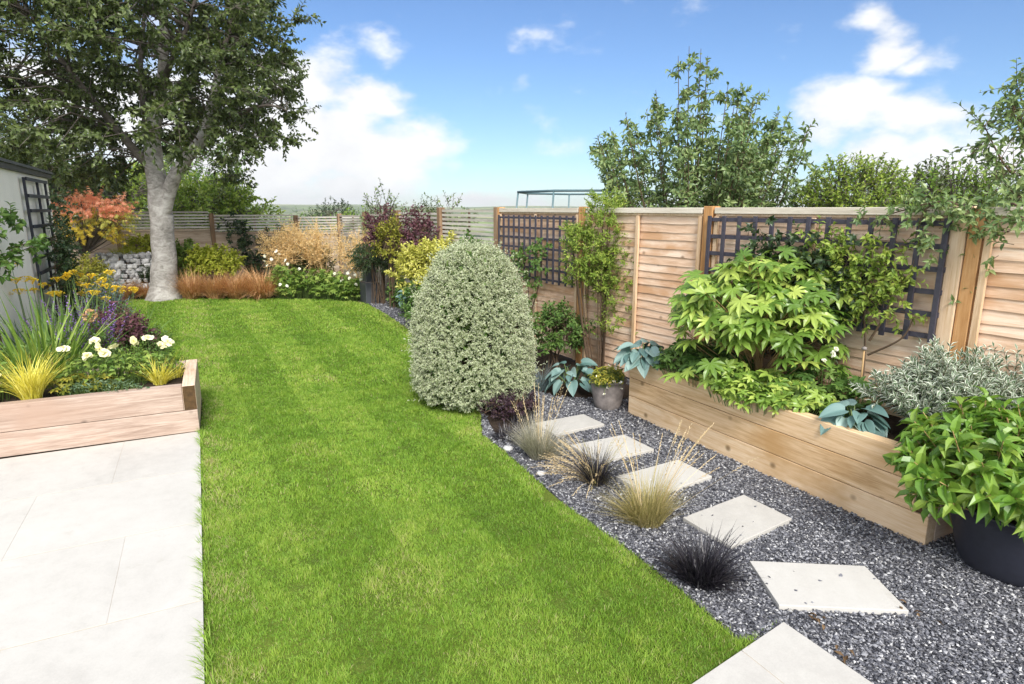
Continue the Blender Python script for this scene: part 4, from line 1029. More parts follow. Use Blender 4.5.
def pot(name, label, loc, rb, rt, h, mat, rim=.012, lip=.02):
    t = thing(name, label, 'plant pot', loc)
    prof = [(.001, 0), (rb * .94, 0), (rb, .012)] + [(rb + (rt - rb) * (q ** .75), .012 + (h - .012) * q) for q in np.linspace(.1, 1, 8)]
    prof += [(rt + rim * .5, h), (rt + rim * .5, h + lip), (rt - rim, h + lip), (rt - rim * 1.4, h - .03)]
    Geo().lathe(prof, 40).obj('body', M[mat], t, smooth=True)
    Geo().lathe([(.001, h - .028), (rt - rim, h - .032)], 24).obj('soil', M['soil'], t)
    return t
pot('plant_pot', 'large round black pot standing on gravel at the right edge', (2.57, 2.88, .0), .225, .305, .33, 'blackpot')
pot('plant_pot', 'small rough grey tapered pot on gravel at the planter corner', (.885, 5.50, .0), .115, .165, .265, 'zinc', .014, .012)
def pot_shrub():
    O = (2.47, 2.92, .30); t = thing('potted_shrub', 'bright green shrub with pointed leaves growing in the large black pot', 'shrub', O)
    n = 320; d = sphere_dirs(n, -.5); r = lobes(d, 6, .14, 3, 2) * (.45 + .55 * rng.random(n) ** .5)
    p = np.array([0, -.02, .22]) + d * r[:, None] * np.array([.45, .42, .30]); dd = nrm(d + np.array([0, 0, .45]) + rng.normal(size=(n, 3)) * .25); ln = .07 + .07 * rng.random(n); p -= dd * .08
    G = Geo(); twig_leaves(G, T8, p, dd, ln, 7, .118, .050, 66, .3, .22, zs=1.4); G.obj('foliage', M['pot'], t)
    S = Geo(); S.sticks(p, p + dd * ln[:, None], .003, .002, 4); b = np.zeros((n, 3)); b[:, :2] = p[:, :2] * .2; b[:, 2] = -.02
    S.sticks(b[::3], p[::3], .006, .003, 4); S.obj('stems', M['cane'], t)
pot_shrub()
leafy_cover('pot_plant', 'yellow green plant with tiny white flowers spilling from the small grey pot', 'plant', (.885, 5.48, .24), [(0, 0, .17, .15, .16), (-.06, -.1, .12, .1, .10)], 420, T8, .045, 'chart', wf=.5, seed=8,
            fl=[(r_[0], r_[1], r_[2], .016, 5) for r_ in [(-.12, -.1, .09), (.02, -.17, .06), (.08, -.15, .05), (-.03, -.14, .0), (.1, -.12, -.02), (-.14, -.05, .05), (.05, -.05, .15), (-.06, -.16, -.06), (.0, .0, .17)]])

# grasses along the lawn edge
g = tuft('grass_tuft', 'pale grey grass tuft with upright straw stalks in front of the clipped dome shrub', 'ornamental grass', (.20, 4.32, 0), 1250, .36, .0034, 'greygrass', (.02, 1.05), (.2, .8), .07)
stalks(g, 17, .62, 'straw', (.0, .35), (.05, .3), .06, .32, .026, .006, .004, 12)
g = tuft('grass_tuft', 'dark grass tuft with arching bleached flower heads between the pale and straw coloured tufts', 'ornamental grass', (.56, 3.88, 0), 700, .30, .0034, 'black', (.05, .9), (.2, .8), .06)
stalks(g, 60, .44, 'straw', (.2, 1.1), (.5, 1.1), .06, .35, .024, .005, .004, 10, azc=3.3)
stalks(g, 24, .36, 'tangrass', (.1, .9), (.4, 1.0), .06, .3, .02, .004, .0024, 8)
g = tuft('grass_tuft', 'straw coloured bushy grass tuft with long stalks reaching over the stepping stones', 'ornamental grass', (.79, 3.33, 0), 1200, .36, .0032, 'tangrass', (.02, 1.0), (.15, .8), .08)
stalks(g, 20, .72, 'straw', (.15, .85), (.1, .7), .06, .28, .026, .006, .004, 12, azc=.6)
stalks(g, 7, .62, 'straw', (.0, .3), (.05, .3), .05, .3, .026, .006, .004, 12)
tuft('black_grass', 'spiky black grass clump beside the lawn near the skew stepping stone', 'ornamental grass', (.935, 2.74, 0), 800, .29, .0066, 'black', (.05, 1.25), (.2, .9), .075)
tuft('black_grass', 'low black grass clump at the foot of the clipped dome shrub nearest the pale tuft', 'ornamental grass', (-.02, 4.70, 0), 240, .17, .005, 'black', (.1, 1.2), (.3, 1.0), .09)
tuft('black_grass', 'small black grass clump under the dome shrub behind the pale tuft', 'ornamental grass', (.10, 5.05, 0), 200, .17, .005, 'black', (.1, 1.2), (.3, 1.0), .09)
# two pale pebbles on the lawn edge
def pebble(label, loc, r):
    G = Geo(); d = sphere_dirs(1, 0); prof = [(.001, -.5 * r), (r * .7, -.4 * r), (r, 0), (r * .8, .35 * r), (r * .3, .5 * r), (.001, .52 * r)]
    G.lathe(prof, 10); G.V[0] *= (1 + .25 * (rng.random((len(G.V[0]), 1)) - .5)); tag(G.obj('pebble', M['rock'], loc=loc, smooth=True), label, 'stone')
pebble('pale flat stone on the gravel edge left of the pale grey tuft', (-.03, 4.46, .012), .04)
pebble('pale stone at the lawn edge below the dark bleached tuft', (.20, 4.00, .012), .032)
def litter(label, loc, n, seed):
    r = np.random.default_rng(seed); G = Geo(); G.inst(T4, np.column_stack([r.normal(size=(n, 2)) * .025, np.full(n, .006)]), r.normal(size=(n, 3)) * [1, 1, .15], r.normal(size=(n, 3)) * .35 + [0, 0, 1], np.array([.014, .042, .05]))
    tag(G.obj('dead_leaves', M['deadleaf'], loc=loc), label, 'dead leaves')
litter('few dry brown leaves on the gravel beside the skew stepping stone', (1.36, 2.44, .008), 7, 1)
litter('dry brown leaf scraps on the gravel at the patio edge', (1.35, 2.22, .008), 6, 2)
litter('dry leaf scraps at the right corner of the skew stepping stone', (1.83, 2.50, .008), 5, 3)

# ------------------------------------------------------------------ far right border behind the dome
shrub('golden_shrub', 'golden yellow shrub behind the clipped dome shrub', 'shrub', (-1.26, 9.75, 0), .60, .48, .35, 1.46, 420, 10, .085, .04, 'gold', T8, .18, seed=11, upb=.8, inner=.4)
shrub('garden_shrub', 'dark green climbing shrub on the slatted fence just left of the dark trellis', 'shrub', (-.62, 9.25, 0), .40, .25, .25, 1.42, 240, 9, .09, .045, 'mid', T8, .2, seed=12)
shrub('purple_shrub', 'dark purple leaved shrub at the far end of the gravel path above the weeping evergreen', 'shrub', (-2.50, 12.0, 0), .32, .34, .9, 1.82, 150, 9, .075, .045, 'purple', T4, .2, seed=13)
shrub('purple_shrub', 'purple leaved shrub above the golden shrub against the fence', 'shrub', (-1.55, 10.5, 0), .34, .32, .9, 1.78, 140, 9, .075, .045, 'purple', T4, .2, seed=14)
shrub('garden_shrub', 'olive green bushy shrub between the two purple shrubs', 'shrub', (-2.2, 11.45, 0), .30, .34, .7, 1.74, 170, 9, .07, .035, 'chart', T4, .2, seed=15)
shrub('garden_shrub', 'brownish green twiggy shrub right of the purple shrubs at the fence', 'shrub', (-1.55, 11.75, 0), .55, .4, .5, 1.98, 240, 9, .07, .03, 'tree', T4, .22, seed=16)
bushy_tree('sapling', 'sparse young tree with bare tipped sprigs above the purple shrubs', (-2.75, 13.4, 0), .66, .5, .9, 2.22, 85, 8, .08, .042, 'shrubfar', 44, .42, upb=.5, inner=.2, spikes=0, trunk=.02)
bushy_tree('sapling', 'thin twiggy sapling top just left of the pale slatted fence panel', (-1.15, 12.6, 0), .5, .35, 1.2, 1.98, 36, 7, .085, .045, 'shrubfar', 45, .3, upb=.4, spikes=0, trunk=.015)
shrub('weeping_shrub', 'dark weeping evergreen mound over the slate water feature', 'shrub', (-2.62, 11.9, 0), .50, .42, .45, 1.22, 330, 10, .075, .022, 'dark', T4, .24, seed=17, upb=-.5, droop=.5)
t = thing('water_feature', 'dark slate block water feature at the end of the gravel path', 'water feature', (-2.80, 12.15, 0), R(-60))
Geo().box(-.20, .20, -.14, .14, 0, .40).obj('basin', M['slate'], t, bevel=.01)
Geo().box(-.12, .12, -.10, .10, .415, .90).obj('upright_slab', M['slate'], t, bevel=.008)
Geo().box(-.17, .17, -.11, .11, .402, .414).obj('rim_stone', M['zinc'], t, bevel=.003)
t = thing('wooden_obelisk', 'orange brown boarded plant support beside the slate water feature', 'plant support', (-2.28, 12.0, 0), R(-50))
for q in (-.11, .11): Geo().box(q - .02, q + .02, -.02, .02, 0, .96).obj('leg', M['post'], t)
Geo().box(-.088, .088, -.012, .012, .45, .92).obj('board_panel', M['terracotta'], t)
t = thing('bird_feeder', 'small pale bird feeder on a thin pole by the weeping shrub', 'bird feeder', (-2.48, 11.85, 0))
Geo().tube([(0, 0, 0), (0, 0, .5), (0, 0, .92)], .008, 6).obj('pole', M['twig'], t)
Geo().lathe([(.001, .84), (.035, .84), (.04, .88), (.035, .93), (.001, .95)], 10).obj('seed_tray', M['batten'], t, smooth=True)
leafy_cover('bergenia_plant', 'blue green broad leaved clump beside the gravel at the golden shrub', 'plant', (-1.80, 10.9, 0), [(0, 0, .20, .20, .42), (.12, -.22, .16, .16, .3)], 90, T8, .15, 'hosta', wf=.7, seed=10)
leafy_cover('bergenia_plant', 'lime leaved low clump between the blue green clump and the dome shrub', 'plant', (-1.35, 9.35, 0), [(0, 0, .28, .26, .42), (.12, -.28, .2, .2, .3)], 130, T8, .10, 'fresh', wf=.55, seed=11)
shrub('garden_shrub', 'mid green shrub under the golden foliage', 'shrub', (-1.30, 9.3, 0), .42, .36, .05, .72, 200, 9, .075, .035, 'mid', T8, .16, seed=26)
def fernbed(name, label, loc, boxes, n, L, mat, seed, fl=None, **k): return leafy_cover(name, label, 'plant', loc, boxes, n, T_ANEM, L, mat, seed=seed, fl=fl, **k)
leafy_cover('low_perennial', 'leafy green clump at the end of the gravel under the olive green bush', 'plant', (-2.15, 11.6, 0), [(0, 0, .20, .20, .62), (.12, -.2, .14, .14, .42)], 170, T_ANEM, .10, 'mid', seed=71)
shrub('dark_perennial', 'low dark purple plant at the right foot of the clipped dome shrub', 'plant', (.0, 5.2, 0), .26, .22, .0, .24, 170, 9, .04, .018, 'plum', T4, .09, seed=72)
# back border
def oat(label, loc, n, H, w, seed):
    t = thing('oat_grass', label, 'ornamental grass', loc, 0, 'golden oat grass clumps'); G = Geo()
    az = rng.random(300) * 6.28
    G.arcs(np.zeros((300, 3)), az, .05 + .5 * rng.random(300), .3 + .9 * rng.random(300), .5 + .3 * rng.random(300), .006, 5); G.obj('blades', M['tangrass'], t)
    for q in range(n):
        S = Geo(); a = rng.random() * 6.28; th = w * 1.3 * rng.random(); C = S.arcs(np.zeros((1, 3)), [a], [th], [.15], [H * (.8 + .25 * rng.random())], .007, 8, .5)
        p = np.repeat(C[0, 4:8], 8, 0); d = nrm((C[0, 8] - C[0, 4])[None] * .6 + rng.normal(size=(32, 3)) * .4); ln = .12 + .2 * rng.random(32)
        S.sticks(p, p + d * ln[:, None], .0018, .001, 3)
        twig_leaves(S, T4, p, d, ln, 8, .042, .017, 35, .4, .3, start=.3)
        S.obj('flower_stalk', M['oat'], t)
oat('golden oat grass clump with tall airy heads, left one at the back fence', (-4.95, 13.5, 0), 24, 1.55, .30, 1)
oat('golden oat grass clump with tall airy heads, middle one at the back fence', (-4.15, 13.6, 0), 24, 1.60, .32, 2)
oat('golden oat grass clump with tall airy heads, nearest the dark weeping shrub', (-3.25, 12.9, 0), 16, 1.45, .28, 3)
shrub('garden_shrub', 'dark bushy shrub in front of the back fence among the golden oat grass', 'shrub', (-4.55, 14.1, 0), .55, .4, .1, 1.15, 260, 9, .09, .045, 'tree', T4, .2, seed=31)
wf = lambda pts: [(x, y, z, .035, 6) for x, y, z in pts]
fernbed('white_perennial', 'feathery green perennial with flat white flower heads beside the bronze grasses', (-4.75, 12.95, 0), [(0, 0, .45, .3, .72), (.3, -.1, .4, .3, .62)], 380, .085, 'fresh', 21, wf([(-.3, -.2, .86), (-.15, -.25, .80), (-.35, -.1, .74), (0, -.2, .9), (.12, -.25, .78), (-.22, -.3, .68), (-.1, -.1, .95), (.2, -.3, .70), (.4, -.25, .6)]))
fernbed('white_perennial', 'bushy green perennial at the middle of the back border', (-4.05, 12.85, 0), [(0, 0, .45, .3, .62), (.35, 0, .35, .3, .58)], 330, .09, 'fresh', 22)
fernbed('white_perennial', 'bright green perennial with white flower clusters next to the gravel path', (-3.30, 12.5, 0), [(0, 0, .38, .28, .52), (.1, -.15, .3, .22, .36)], 320, .09, 'fresh', 23, wf([(.1, -.28, .46), (.2, -.22, .52), (-.05, -.3, .42), (.28, -.15, .42), (.05, -.2, .56), (-.2, -.25, .55), (.22, -.3, .34)]))
fernbed('low_perennial', 'low lime leafed plant at the lawn edge right of the bronze grasses', (-4.60, 12.62, 0), [(0, 0, .28, .14, .30)], 110, .08, 'fresh', 24, wf([(-.1, -.1, .30), (.05, -.12, .27)]))
fernbed('low_perennial', 'low light green plant at the lawn edge in the middle of the back border', (-3.75, 12.55, 0), [(0, 0, .4, .16, .32)], 140, .08, 'fresh', 25)
proto = None
cg = 'bronze grass tufts along the back of the lawn'
for i, (x, y, s, lab) in enumerate([(-7.86, 12.35, .80, 'bronze grass tuft left of the silver trunk, farther from it'), (-7.50, 12.75, .85, 'bronze grass tuft tucked against the left side of the silver trunk'), (-6.58, 12.70, 1.0, 'bronze grass tuft right beside the silver trunk'),
                                    (-6.10, 12.72, 1.05, 'second bronze grass tuft right of the silver trunk'), (-5.66, 12.72, 1.0, 'third bronze grass tuft right of the silver trunk'), (-5.17, 12.72, 1.08, 'bronze grass tuft at the right end of the row, next to the white flowers')]):
    if proto is None:
        proto = tuft('bronze_grass', lab, 'ornamental grass', (x, y, 0), 1500, .68, .0095, 'bronze', (.0, .75), (.4, 1.6), .16, 6, cg); o = proto
    else:
        o = copy_tree(proto); o.location = (x, y, 0); o['label'] = lab
    o.rotation_euler[2] = i * 1.7; o.scale = (s, s, s * (.92 + .05 * (i % 3)))
shrub('yellow_shrub', 'yellow green rounded shrub behind the bronze grasses right of the silver trunk', 'shrub', (-6.45, 13.45, 0), .62, .42, .25, 1.02, 330, 9, .10, .05, 'lime', T8, .16, seed=41)
shrub('yellow_shrub', 'pale yellow green shrub partly hidden behind the silver trunk', 'shrub', (-7.25, 13.5, 0), .42, .36, .2, 1.15, 220, 9, .09, .045, 'fresh', T8, .16, seed=42)
climber('climber', 'dark green climber on the back fence above the bronze grasses', [[(-6.0, 14.5, 0), (-6.0, 14.55, .6), (-6.2, 14.5, 1.1), (-6.3, 14.45, 1.35)], [(-6.0, 14.5, .3), (-5.7, 14.65, .8), (-5.55, 14.75, 1.2)]], 150, .10, .055, 'dark', 43, .16, .16, 8, T4, normal=(.48, -.877, 0))
# gabion
def gabion():
    O = (-7.85, 12.85, 0); t = thing('gabion', 'wire basket wall of grey stones beside the silver trunk', 'gabion wall', O, R(20))
    G = Geo(); r = np.random.default_rng(3); w, d, h = .62, .25, .92
    base = nrm(np.array([(x, y, z) for x in (-1, 0, 1) for y in (-1, 0, 1) for z in (-1, 0, 1) if (x, y, z) != (0, 0, 0)], float))
    import mathutils
    def rock(c, s):
        bm_pts = base * (.8 + .4 * r.random((26, 1))) * np.array(s)
        import bmesh
        bm = bmesh.new()
        for p in bm_pts: bm.verts.new(p)
        bmesh.ops.convex_hull(bm, input=bm.verts); bm.verts.ensure_lookup_table()
        bm.verts.index_update(); V = np.array([v.co[:] for v in bm.verts]); F = np.array([[v.index for v in f.verts] for f in bm.faces if len(f.verts) == 3]); bm.free()
        G.add(V + np.array(c), F, r.random())
    for iz in range(9):
        for ix in range(11):
            for iy in (0, 1, 2):
                if iy == 1 and iz < 8: continue
                rock((-w + .06 + ix * .115 + (iz % 2) * .05 + r.normal() * .025, -d + .06 + iy * .19 + r.normal() * .012, .06 + iz * .10 + r.normal() * .022), r.uniform(.042, .085, 3))
    G.obj('stones', M['rock'], t)
    W = Geo()
    for x in np.arange(-w, w + .01, .1): W.sticks([(x, -d, 0), (x, -d, h), (x, d, 0)], [(x, -d, h), (x, d, h), (x, d, h)], .002, .002, 4)
    for z in np.arange(0, h + .01, .1): W.sticks([(-w, -d, z), (w, -d, z), (-w, d, z), (-w, -d, z)], [(w, -d, z), (w, d, z), (w, d, z), (-w, d, z)], .002, .002, 4)
    W.obj('wire_mesh', M['galv'], t)
gabion()
tuft('fescue_tuft', 'soft green grass growing on top of the stone filled gabion', 'grass', (-7.95, 12.95, .9), 380, .24, .006, 'lime', (.1, 1.3), (.2, .9), .30)
shrub('yellow_shrub', 'lime fern like shrub behind the gabion at the back fence', 'shrub', (-7.95, 13.5, 0), .40, .3, .5, 1.32, 130, 9, .10, .04, 'lime', T8, .18, seed=47)
shrub('garden_shrub', 'dark green bush between the gabion and the silver trunk', 'shrub', (-7.52, 12.85, 0), .28, .22, .15, .82, 170, 9, .08, .022, 'dark', T4, .16, seed=48, upb=.9)
# japanese maple
def maple():
    O = np.array([-8.35, 12.2, 0]); t = thing('japanese_maple', 'small maple with coral orange top and yellow lower foliage at the back fence', 'maple tree', tuple(O)); r = np.random.default_rng(9)
    S = Geo(); S.tube([(0, 0, -.1), (.03, 0, .5), (-.02, 0, .9)], [.045, .035, .03], 7)
    def layer(n, cz, rx, ry, rz, part, mat, cx):
        d = sphere_dirs(n, -.5); p = np.array([cx, 0, cz]) + d * (.35 + .65 * r.random((n, 1)) ** .5) * np.array([rx, ry, rz]) * lobes(d, 6, .2, 3, 4)[:, None]
        dd = nrm(d * np.array([1, 1, .3]) + r.normal(size=(n, 3)) * .35 + np.array([0, 0, -.1])); C = Geo(); twig_leaves(C, T_ACER, p, dd, .18 + .14 * r.random(n), 7, .065, .065, 60, .45, .3); C.obj(part, M[mat], t)
        S.sticks(np.repeat([[-.02, 0, .9]], n // 3, 0), p[: n // 3 * 3: 3], .010, .003, 4)
    layer(190, 1.78, .66, .5, .24, 'upper_crown', 'orange', .22)
    layer(150, 1.35, .62, .45, .42, 'lower_crown', 'acergold', .15)
    layer(60, 1.55, .34, .3, .22, 'side_crown', 'gold', .55)
    S.obj('trunk', M['limb'], t)
maple()
shrub('garden_shrub', 'green bushy shrub under the orange maple', 'shrub', (-8.1, 11.6, 0), .60, .4, .1, .95, 260, 9, .08, .04, 'chart', T4, .18, seed=51)
# left border
climber('climber', 'dense dark green climber covering the narrow black trellis on the white wall', [[(-5.75, 7.9, 0), (-5.75, 7.9, .8), (-5.80, 8.0, 1.3), (-5.82, 8.05, 1.85)], [(-5.75, 7.9, 0), (-5.60, 7.6, .7), (-5.58, 7.6, 1.2), (-5.62, 7.65, 1.55)], [(-5.75, 7.9, .2), (-5.68, 7.75, 1.0), (-5.72, 7.85, 1.5)]], 290, .065, .035, 'dark', 52, .12, .14, 8, T4, normal=(.886, .464, 0))
climber('climber', 'broad leaved branch reaching across the white wall from the left edge', [[(-4.70, 5.6, 0), (-4.72, 5.6, 1.0), (-4.74, 5.7, 1.55), (-4.80, 5.95, 1.70), (-4.86, 6.15, 1.72)], [(-4.72, 5.6, .9), (-4.72, 5.75, 1.3), (-4.72, 6.0, 1.40), (-4.74, 6.22, 1.44)], [(-4.72, 5.6, 1.2), (-4.68, 5.85, 1.42), (-4.64, 6.1, 1.50)]], 44, .085, .05, 'mid', 53, .035, .09, 6, T8, normal=(.886, .464, 0), zmin=1.25)
def achillea(label, loc, n, H, spread, seed):
    t = thing('yellow_yarrow', label, 'flower', loc, 0, 'yellow flat headed yarrow clumps'); r = np.random.default_rng(seed); S = Geo(); L = Geo()
    for i in range(n):
        x, y = r.normal(size=2) * spread; z = H * r.uniform(.72, 1.05); S.sticks([(x * .6, y * .6, 0)], [(x, y, z)], .004, .003, 4)
        rad = r.uniform(.035, .062); f = Geo(); k = 46; a = r.random(k) * 6.28; q = np.sqrt(r.random(k)) * rad
        p = np.stack([x + q * np.cos(a), y + q * np.sin(a), z + .024 * (1 - (q / rad) ** 2) + r.normal(size=k) * .002], -1)
        f.inst(TP, p, np.stack([np.cos(a), np.sin(a), .5 + .3 * r.random(k)], -1), np.repeat([[0, 0, 1.]], k, 0) + r.normal(size=(k, 3)) * .3, np.array([.018, .018, .014]))
        f.sticks(np.repeat([[x, y, z - .03]], 10, 0), p[:10], .002, .002, 3, .1)
        f.obj('flower_head', M['yellow_fl'], t)
        tw = np.array([[x * .65, y * .65, z * .1], [x * .8, y * .8, z * .4]]); twig_leaves(L, T4, tw, np.repeat([[0, 0, 1.]], 2, 0), np.array([.25, .2]), 7, .09, .018, 60, .4, .2)
    S.obj('stems', M['stem'], t); L.obj('foliage', M['lowgrey'], t)
achillea('yellow yarrow flowers against the white wall at the left edge', (-4.80, 6.25, .0), 10, 1.22, .16, 1)
achillea('yellow yarrow flowers below the climber covered black trellis', (-5.10, 7.15, .0), 14, 1.05, .26, 2)
achillea('yellow yarrow flowers in front of the stone filled gabion', (-5.35, 8.0, .0), 16, .92, .27, 3)
def strap(label, loc, n, H, W, seed, mat='strap', th=(.05, .7), bend=(.1, .9)):
    return tuft('strap_leaf_plant', label, 'plant', loc, n, H, W, mat, th, bend, .16, 6, 'strap leaved clumps in the left border', 'leaves', .4)
strap('iris like strap leaves at the left edge under the yellow yarrow', (-4.55, 5.95, 0), 80, 1.12, .05, 1, 'strap', (.02, .42), (.05, .6))
strap('iris like strap leaves in the middle of the left border', (-4.62, 6.7, 0), 60, 1.0, .045, 2, 'strap', (.02, .45), (.05, .6))
strap('bright arching strap leaves at the very left edge above the low bed', (-4.08, 5.22, 0), 210, 1.12, .036, 3, 'fresh', (.02, .6), (.3, 1.3))
strap('arching strap leaves next to the bare soil at the far end of the left border', (-5.0, 8.15, 0), 90, .68, .022, 4, 'strap', (.1, .9), (.4, 1.2))
shrub('blue_perennial', 'misty blue grey sea holly clump in front of the gabion', 'plant', (-5.05, 7.65, 0), .30, .26, .1, .98, 150, 10, .055, .016, 'blue', T4, .18, seed=61, upb=1.0, stem='stem')
def salvia(label, loc, n, H, seed):
    t = thing('purple_salvia', label, 'flower', loc, 0); r = np.random.default_rng(seed); S = Geo(); L = Geo()
    for i in range(n):
        a = r.random() * 6.28; th = .45 * r.random(); C = S.arcs(np.array([[r.normal() * .06, r.normal() * .06, 0]]), [a], [th], [.1], [H * r.uniform(.75, 1.05)], .005, 6, .6)[0]
        f = Geo(); twig_leaves(f, TP, C[3:4], (C[-1] - C[3])[None], np.array([np.linalg.norm(C[-1] - C[3])]), 40, .022, .016, 70, .3, .05, start=0); f.obj('flower_spike', M['violet_fl'], t)
        twig_leaves(L, T4, C[0:1], (C[3] - C[0])[None], np.array([np.linalg.norm(C[3] - C[0])]), 12, .07, .025, 60, .4, .2)
    S.obj('stems', M['stem'], t); L.obj('foliage', M['mid'], t)
salvia('purple salvia spikes behind the low raised bed', (-4.16, 5.96, 0), 44, .98, 5)
shrub('dark_perennial', 'dark purple black leaved perennial at the lawn edge of the left border', 'plant', (-4.25, 6.6, 0), .32, .30, .05, .80, 200, 9, .06, .03, 'purple', T4, .14, seed=63, stem='twig')
shrub('garden_shrub', 'small leafy green bush at the lawn edge by the dark purple perennial', 'shrub', (-4.05, 6.65, 0), .28, .34, .02, .52, 170, 9, .05, .022, 'mid', T4, .12, seed=64)
shrub('garden_shrub', 'leafy green bush under the purple salvia spikes', 'shrub', (-4.05, 5.80, 0), .42, .30, .05, .62, 260, 9, .055, .025, 'mid', T4, .13, seed=65)
t = thing('allium_flower', 'round buff seed head on a stalk above the low raised bed', 'flower', (-3.95, 5.75, 0))
Geo().sticks([(0, 0, 0)], [(-.02, 0, .80)], .005, .004, 5).obj('stem', M['stem'], t)
G = Geo(); k = 160; d = sphere_dirs(k, -1); G.inst(TP, np.array([-.02, 0, .82]) + d * .045, d, rng.normal(size=(k, 3)), np.array([.016, .02, .01])); G.obj('flower_head', M['buff_fl'], t)
# plants in the low raised bed (local frame helper)
bc, bs = math.cos(R(25.4)), math.sin(R(25.4))
def bp(x, y, z=.36): return (BED[0] + x * bc - y * bs, BED[1] + x * bs + y * bc, z)
tuft('yellow_grass', 'large bright yellow grass tuft at the front of the low raised bed', 'ornamental grass', bp(-1.12, .24), 380, .45, .008, 'yellowgrass', (.0, .55), (.15, 1.3), .06)
tuft('yellow_grass', 'small yellow grass tuft at the right corner of the low raised bed', 'ornamental grass', bp(-.27, .36), 170, .30, .007, 'yellowgrass', (.0, .9), (.2, 1.2), .05)
tuft('yellow_grass', 'tiny yellow green grass tuft against the end board of the low bed', 'ornamental grass', bp(-.17, .55), 80, .20, .006, 'yellowgrass', (.0, .9), (.2, 1.2), .05)
pf = lambda pts, r=.045: [(x, y, z, r, 6) for x, y, z in pts]
leafy_cover('cream_petunia', 'leafy plant with cream flowers right of the large yellow grass', 'flower', bp(-.72, .50), [(0, 0, .30, .24, .28), (.2, .1, .22, .2, .26)], 340, T8, .055, 'fresh', wf=.5, seed=31, fl=pf([(-.22, -.05, .33), (.06, -.02, .33), (.13, -.08, .30), (.02, -.12, .28), (.17, -.02, .33), (-.03, .05, .37)]), flmat='cream_fl')
leafy_cover('cream_petunia', 'leafy plant with large cream flowers near the right end of the low raised bed', 'flower', bp(-.33, .60), [(0, 0, .22, .2, .26)], 240, T8, .055, 'fresh', wf=.5, seed=32, fl=pf([(-.12, -.02, .33), (-.03, .02, .35), (.12, -.06, .30), (.16, -.02, .33)], .047), flmat='cream_fl')
leafy_cover('cream_petunia', 'leafy plant with a creamy yellow flower left of the large yellow grass', 'flower', bp(-1.45, .50), [(0, 0, .28, .24, .27)], 280, T8, .055, 'fresh', wf=.5, seed=33, fl=pf([(.05, -.1, .32), (.12, -.12, .29), (.20, -.15, .2), (.06, -.22, .18)]), flmat='cream_fl')
leafy_cover('carpet_plant', 'low grey green carpet plant along the front board left of the large yellow grass', 'plant', bp(-1.58, .20), [(0, 0, .32, .13, .12), (-.25, .02, .3, .13, .12)], 420, T8, .034, 'lowgrey', wf=.45, seed=34)
leafy_cover('carpet_plant', 'low grey green carpet plant along the front board right of the large yellow grass', 'plant', bp(-.66, .22), [(0, 0, .36, .14, .13), (-.2, .03, .2, .12, .1)], 420, T8, .034, 'lowgrey', wf=.45, seed=35)
leafy_cover('amber_plant', 'amber green crinkled leaf plant at the left end of the low raised bed', 'plant', bp(-1.78, .42), [(0, 0, .30, .22, .2), (.28, -.02, .18, .14, .15)], 170, T_ANEM, .07, 'chart', seed=36)
leafy_cover('amber_plant', 'olive crinkled leaf plant just right of the large yellow grass', 'plant', bp(-.90, .36), [(0, 0, .16, .13, .17), (.2, .05, .16, .12, .15)], 120, T_ANEM, .06, 'chart', seed=37)
shrub('garden_shrub', 'leafy green bush behind the back board of the low raised bed', 'shrub', bp(-1.25, 1.15, 0), .55, .30, .1, .66, 280, 9, .055, .025, 'mid', T4, .13, seed=66)
shrub('garden_shrub', 'small fresh green bush behind the right part of the low raised bed', 'shrub', bp(-.65, 1.10, 0), .36, .22, .05, .52, 170, 9, .05, .024, 'fresh', T4, .12, seed=67)

# ------------------------------------------------------------------ the air
def haze():
    G = Geo(); G.box(-2850, 2850, -2850, 2850, -22, 45); m, nt, out = newmat('haze_air')
    v = N(nt, 'ShaderNodeVolumePrincipled'); v.inputs['Color'].default_value = (.95, .96, .95, 1); v.inputs['Density'].default_value = .0003; v.inputs['Anisotropy'].default_value = .2
    nt.links.new(v.outputs[0], out.inputs['Volume'])
    tag(G.obj('haze', m), 'thin pale haze over the distant valley', 'haze', kind='stuff')
haze()

# ------------------------------------------------------------------ camera, sky, sun
cam = bpy.data.cameras.new('camera'); co = bpy.data.objects.new('camera', cam); COL.objects.link(co)
cam.sensor_width = 36; cam.lens = 620 / 1024 * 36; cam.clip_start = .05; cam.clip_end = 12000
co.location = (0, 0, 1.8); co.rotation_euler = (R(90) - math.atan(133 / 620), 0, 0)
sc.camera = co
SUN_EL, SUN_AZ = R(43), R(168)            # azimuth clockwise from +Y: behind the camera, a little to the left
sd = np.array([math.sin(SUN_AZ) * math.cos(SUN_EL), math.cos(SUN_AZ) * math.cos(SUN_EL), math.sin(SUN_EL)])
ld = bpy.data.lights.new('sun', 'SUN'); ld.energy = 2.9; ld.angle = R(24); ld.color = (1, .955, .88)
lo = bpy.data.objects.new('sun', ld); COL.objects.link(lo)
import mathutils
lo.rotation_euler = mathutils.Vector(sd).to_track_quat('Z', 'Y').to_euler(); lo.location = (0, -5, 12)
w = bpy.data.worlds.new('World'); sc.world = w; w.use_nodes = True
nt = w.node_tree; nt.nodes.clear()
out = N(nt, 'ShaderNodeOutputWorld'); bgn = N(nt, 'ShaderNodeBackground')
sky = N(nt, 'ShaderNodeTexSky', sky_type='NISHITA'); sky.sun_disc = False; sky.sun_elevation = SUN_EL; sky.sun_rotation = SUN_AZ
sky.air_density = 1.0; sky.dust_density = .15; sky.ozone_density = 1.6
tc = N(nt, 'ShaderNodeTexCoord'); dirv = tc.outputs['Generated']
